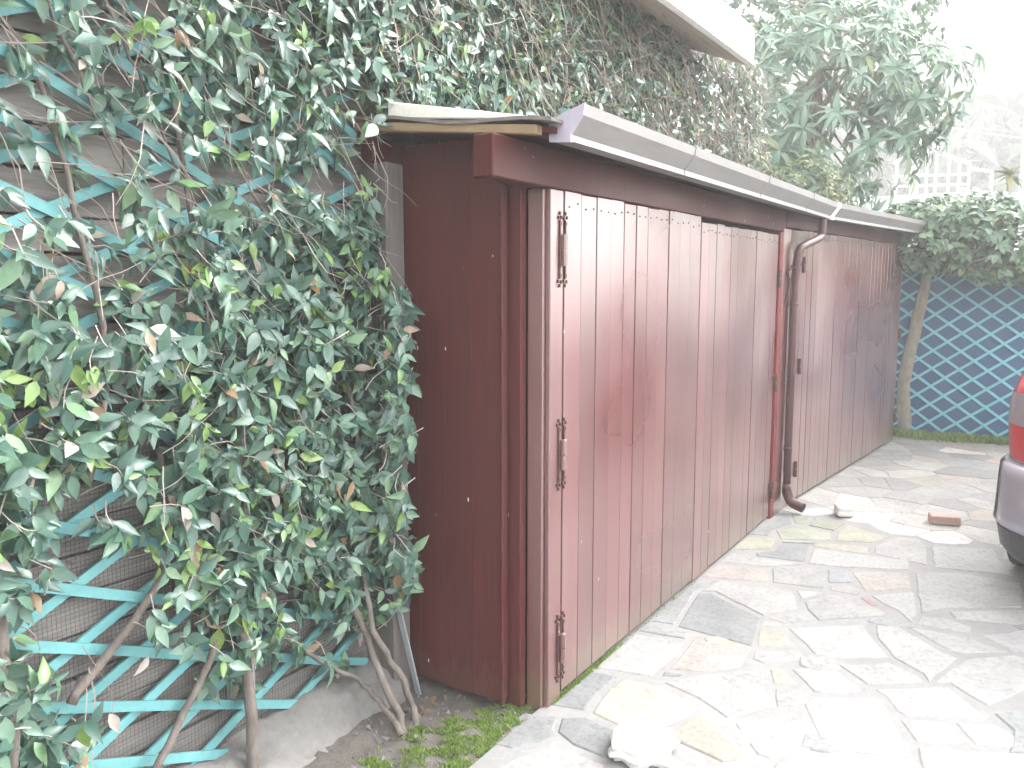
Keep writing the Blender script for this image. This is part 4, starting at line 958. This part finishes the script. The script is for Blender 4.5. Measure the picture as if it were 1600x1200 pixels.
tube('side_rail', r2, .04, M['white'], rail, 6); tube('side_post', [(RX, r2[1][1], zb - .6), tuple(r2[1])], .04, M['white'], rail, 6)
tag(box('terrace_wall', RX + .06, RX + .4, tops[-1][1] - .2, tops[0][1] + 2.0, hill_z(RX, 2) - .6, zb + .02, M['white'], None, .01), 'pale low terrace wall under the white railing', 'wall')
HX = 17.0; hc = atx(1589, 330, HX)
wh = empty('white_house', (HX, hc[1] - 3, hill_z(HX, -3)), 'white rendered house corner at the far right edge', 'house')
box('wall', HX, HX + 7, hc[1] - 7, hc[1], -.05, 6.2, M['white'], wh, .01)
rfv = [(HX - .4, hc[1] - 7.4, 6.2), (HX + 7.4, hc[1] - 7.4, 6.2), (HX + 7.4, hc[1] + .05, 6.2), (HX - .4, hc[1] + .05, 6.2), (HX + 2.2, hc[1] - 4.5, 8.0), (HX + 4.8, hc[1] - 4.5, 8.0), (HX + 4.8, hc[1] - 2.8, 8.0), (HX + 2.2, hc[1] - 2.8, 8.0)]
ob('roof', me('roof', rfv, BF, M['tiles']), wh)
for yy in (-2.4, -5.0):
    wn = box('window', HX - .03, HX + .02, hc[1] + yy - .5, hc[1] + yy + .5, 3.2, 4.6, M['glass'], wh, .004); box('sill', HX - .1, HX - .031, hc[1] + yy - .6, hc[1] + yy + .6, 3.1, 3.19, M['white'], wn, .004)
PX = 18.5; pt, pb = atx(1428, 40, PX), atx(1426, 330, PX)
pole = empty('utility_pole', (PX, pb[1], hill_z(PX, pb[1])), 'pale concrete utility pole half hidden by the loquat tree', 'pole')
tube('shaft', [(PX, pb[1], hill_z(PX, pb[1]) - .3), (PX, pb[1], pt[2])], [.10, .075], M['white'], pole, 10)
ca = [np.array((PX, pb[1], atx(1428, 190, PX)[2])), atx(1520, 205, 30), atx(1640, 222, 45)]
tag(tube('overhead_cable', smoothpath(ca, 6), .012, M['slab'], None, 5), 'thin pale overhead cable running from the pole past the hillside', 'cable')
YP = []
pc = atx(1577, 275, 15.8)
for _ in range(60):
    a = random.uniform(0, 6.28); d = np.array([math.cos(a) * .8, math.sin(a) * .8, random.uniform(-.3, 1.0)]); YP.append((pc + np.array([0, 0, random.choice([-.45, 0])]), frame(d, np.array([0, 0, 1]) + d * .2), random.uniform(.18, .32), random.uniform(.5, 1), 0))
yp = empty('spiky_plant', (15.8, pc[1], hill_z(15.8, pc[1])), 'spiky yellow green plant in front of the white house', 'plant')
tube('stem', [(15.8, pc[1], hill_z(15.8, pc[1]) - .1), tuple(pc)], [.05, .03], M['trunk'], yp, 6)
plant_leaves(yp, YP, LOQV, M['yellowleaf'], 60)
# far wooded slope: reads as one mass
VV, FF, TT = [], [], []
for _ in range(1300):
    x = random.uniform(52, 250); y = random.uniform(-22, 60) * (0.3 + x / 140)
    s_ = random.uniform(2.2, 5.0); zz = hill_z(x, y); tt = random.random() * .6; n_ = 210
    q = rng.normal(0, 1, (n_, 3)); q /= np.linalg.norm(q, axis=1)[:, None]; q *= rng.uniform(.5, 1.08, (n_, 1)) * s_ * np.array([1, 1, 1.15])
    q += np.array([x, y, zz + s_ * .6]); e = rng.normal(0, .15 * s_, (n_, 2, 3))
    VV.append(np.stack([q, q + e[:, 0], q + e[:, 1]], 1).reshape(-1, 3)); TT.append(np.repeat(np.clip(tt + rng.random(n_) * .4, 0, 1), 3))
VV = np.concatenate(VV); TT = np.concatenate(TT); FF = np.arange(len(VV)).reshape(-1, 3)
m = me('hillside_wood', VV.tolist(), FF.tolist(), M['drywood']); at = m.attributes.new('tint', 'FLOAT', 'POINT'); at.data.foreach_set('value', np.array(TT, dtype=np.float32))
tag(ob('hillside_wood', m), 'wooded hillside fading into white haze behind the trees', 'woods', kind='stuff')
# ------------------------------------------------------------------ haze
hm = bpy.data.materials.new('haze'); hm.use_nodes = True; t = hm.node_tree; t.nodes.clear()
vo = t.nodes.new('ShaderNodeVolumePrincipled'); vo.inputs['Color'].default_value = (1, 1, 1, 1); vo.inputs['Density'].default_value = 0.007; vo.inputs['Anisotropy'].default_value = 0.2  # haze for the far hill; across the yard it is added as lens veil
oo = t.nodes.new('ShaderNodeOutputMaterial'); t.links.new(vo.outputs[0], oo.inputs['Volume'])
tag(box('haze', -G - 2, G + 2, -G - 2, G + 2, -1.2, 92, hm, None, 0), 'pale haze over the far hillside, also added in the yard as lens veil', 'haze', kind='stuff')
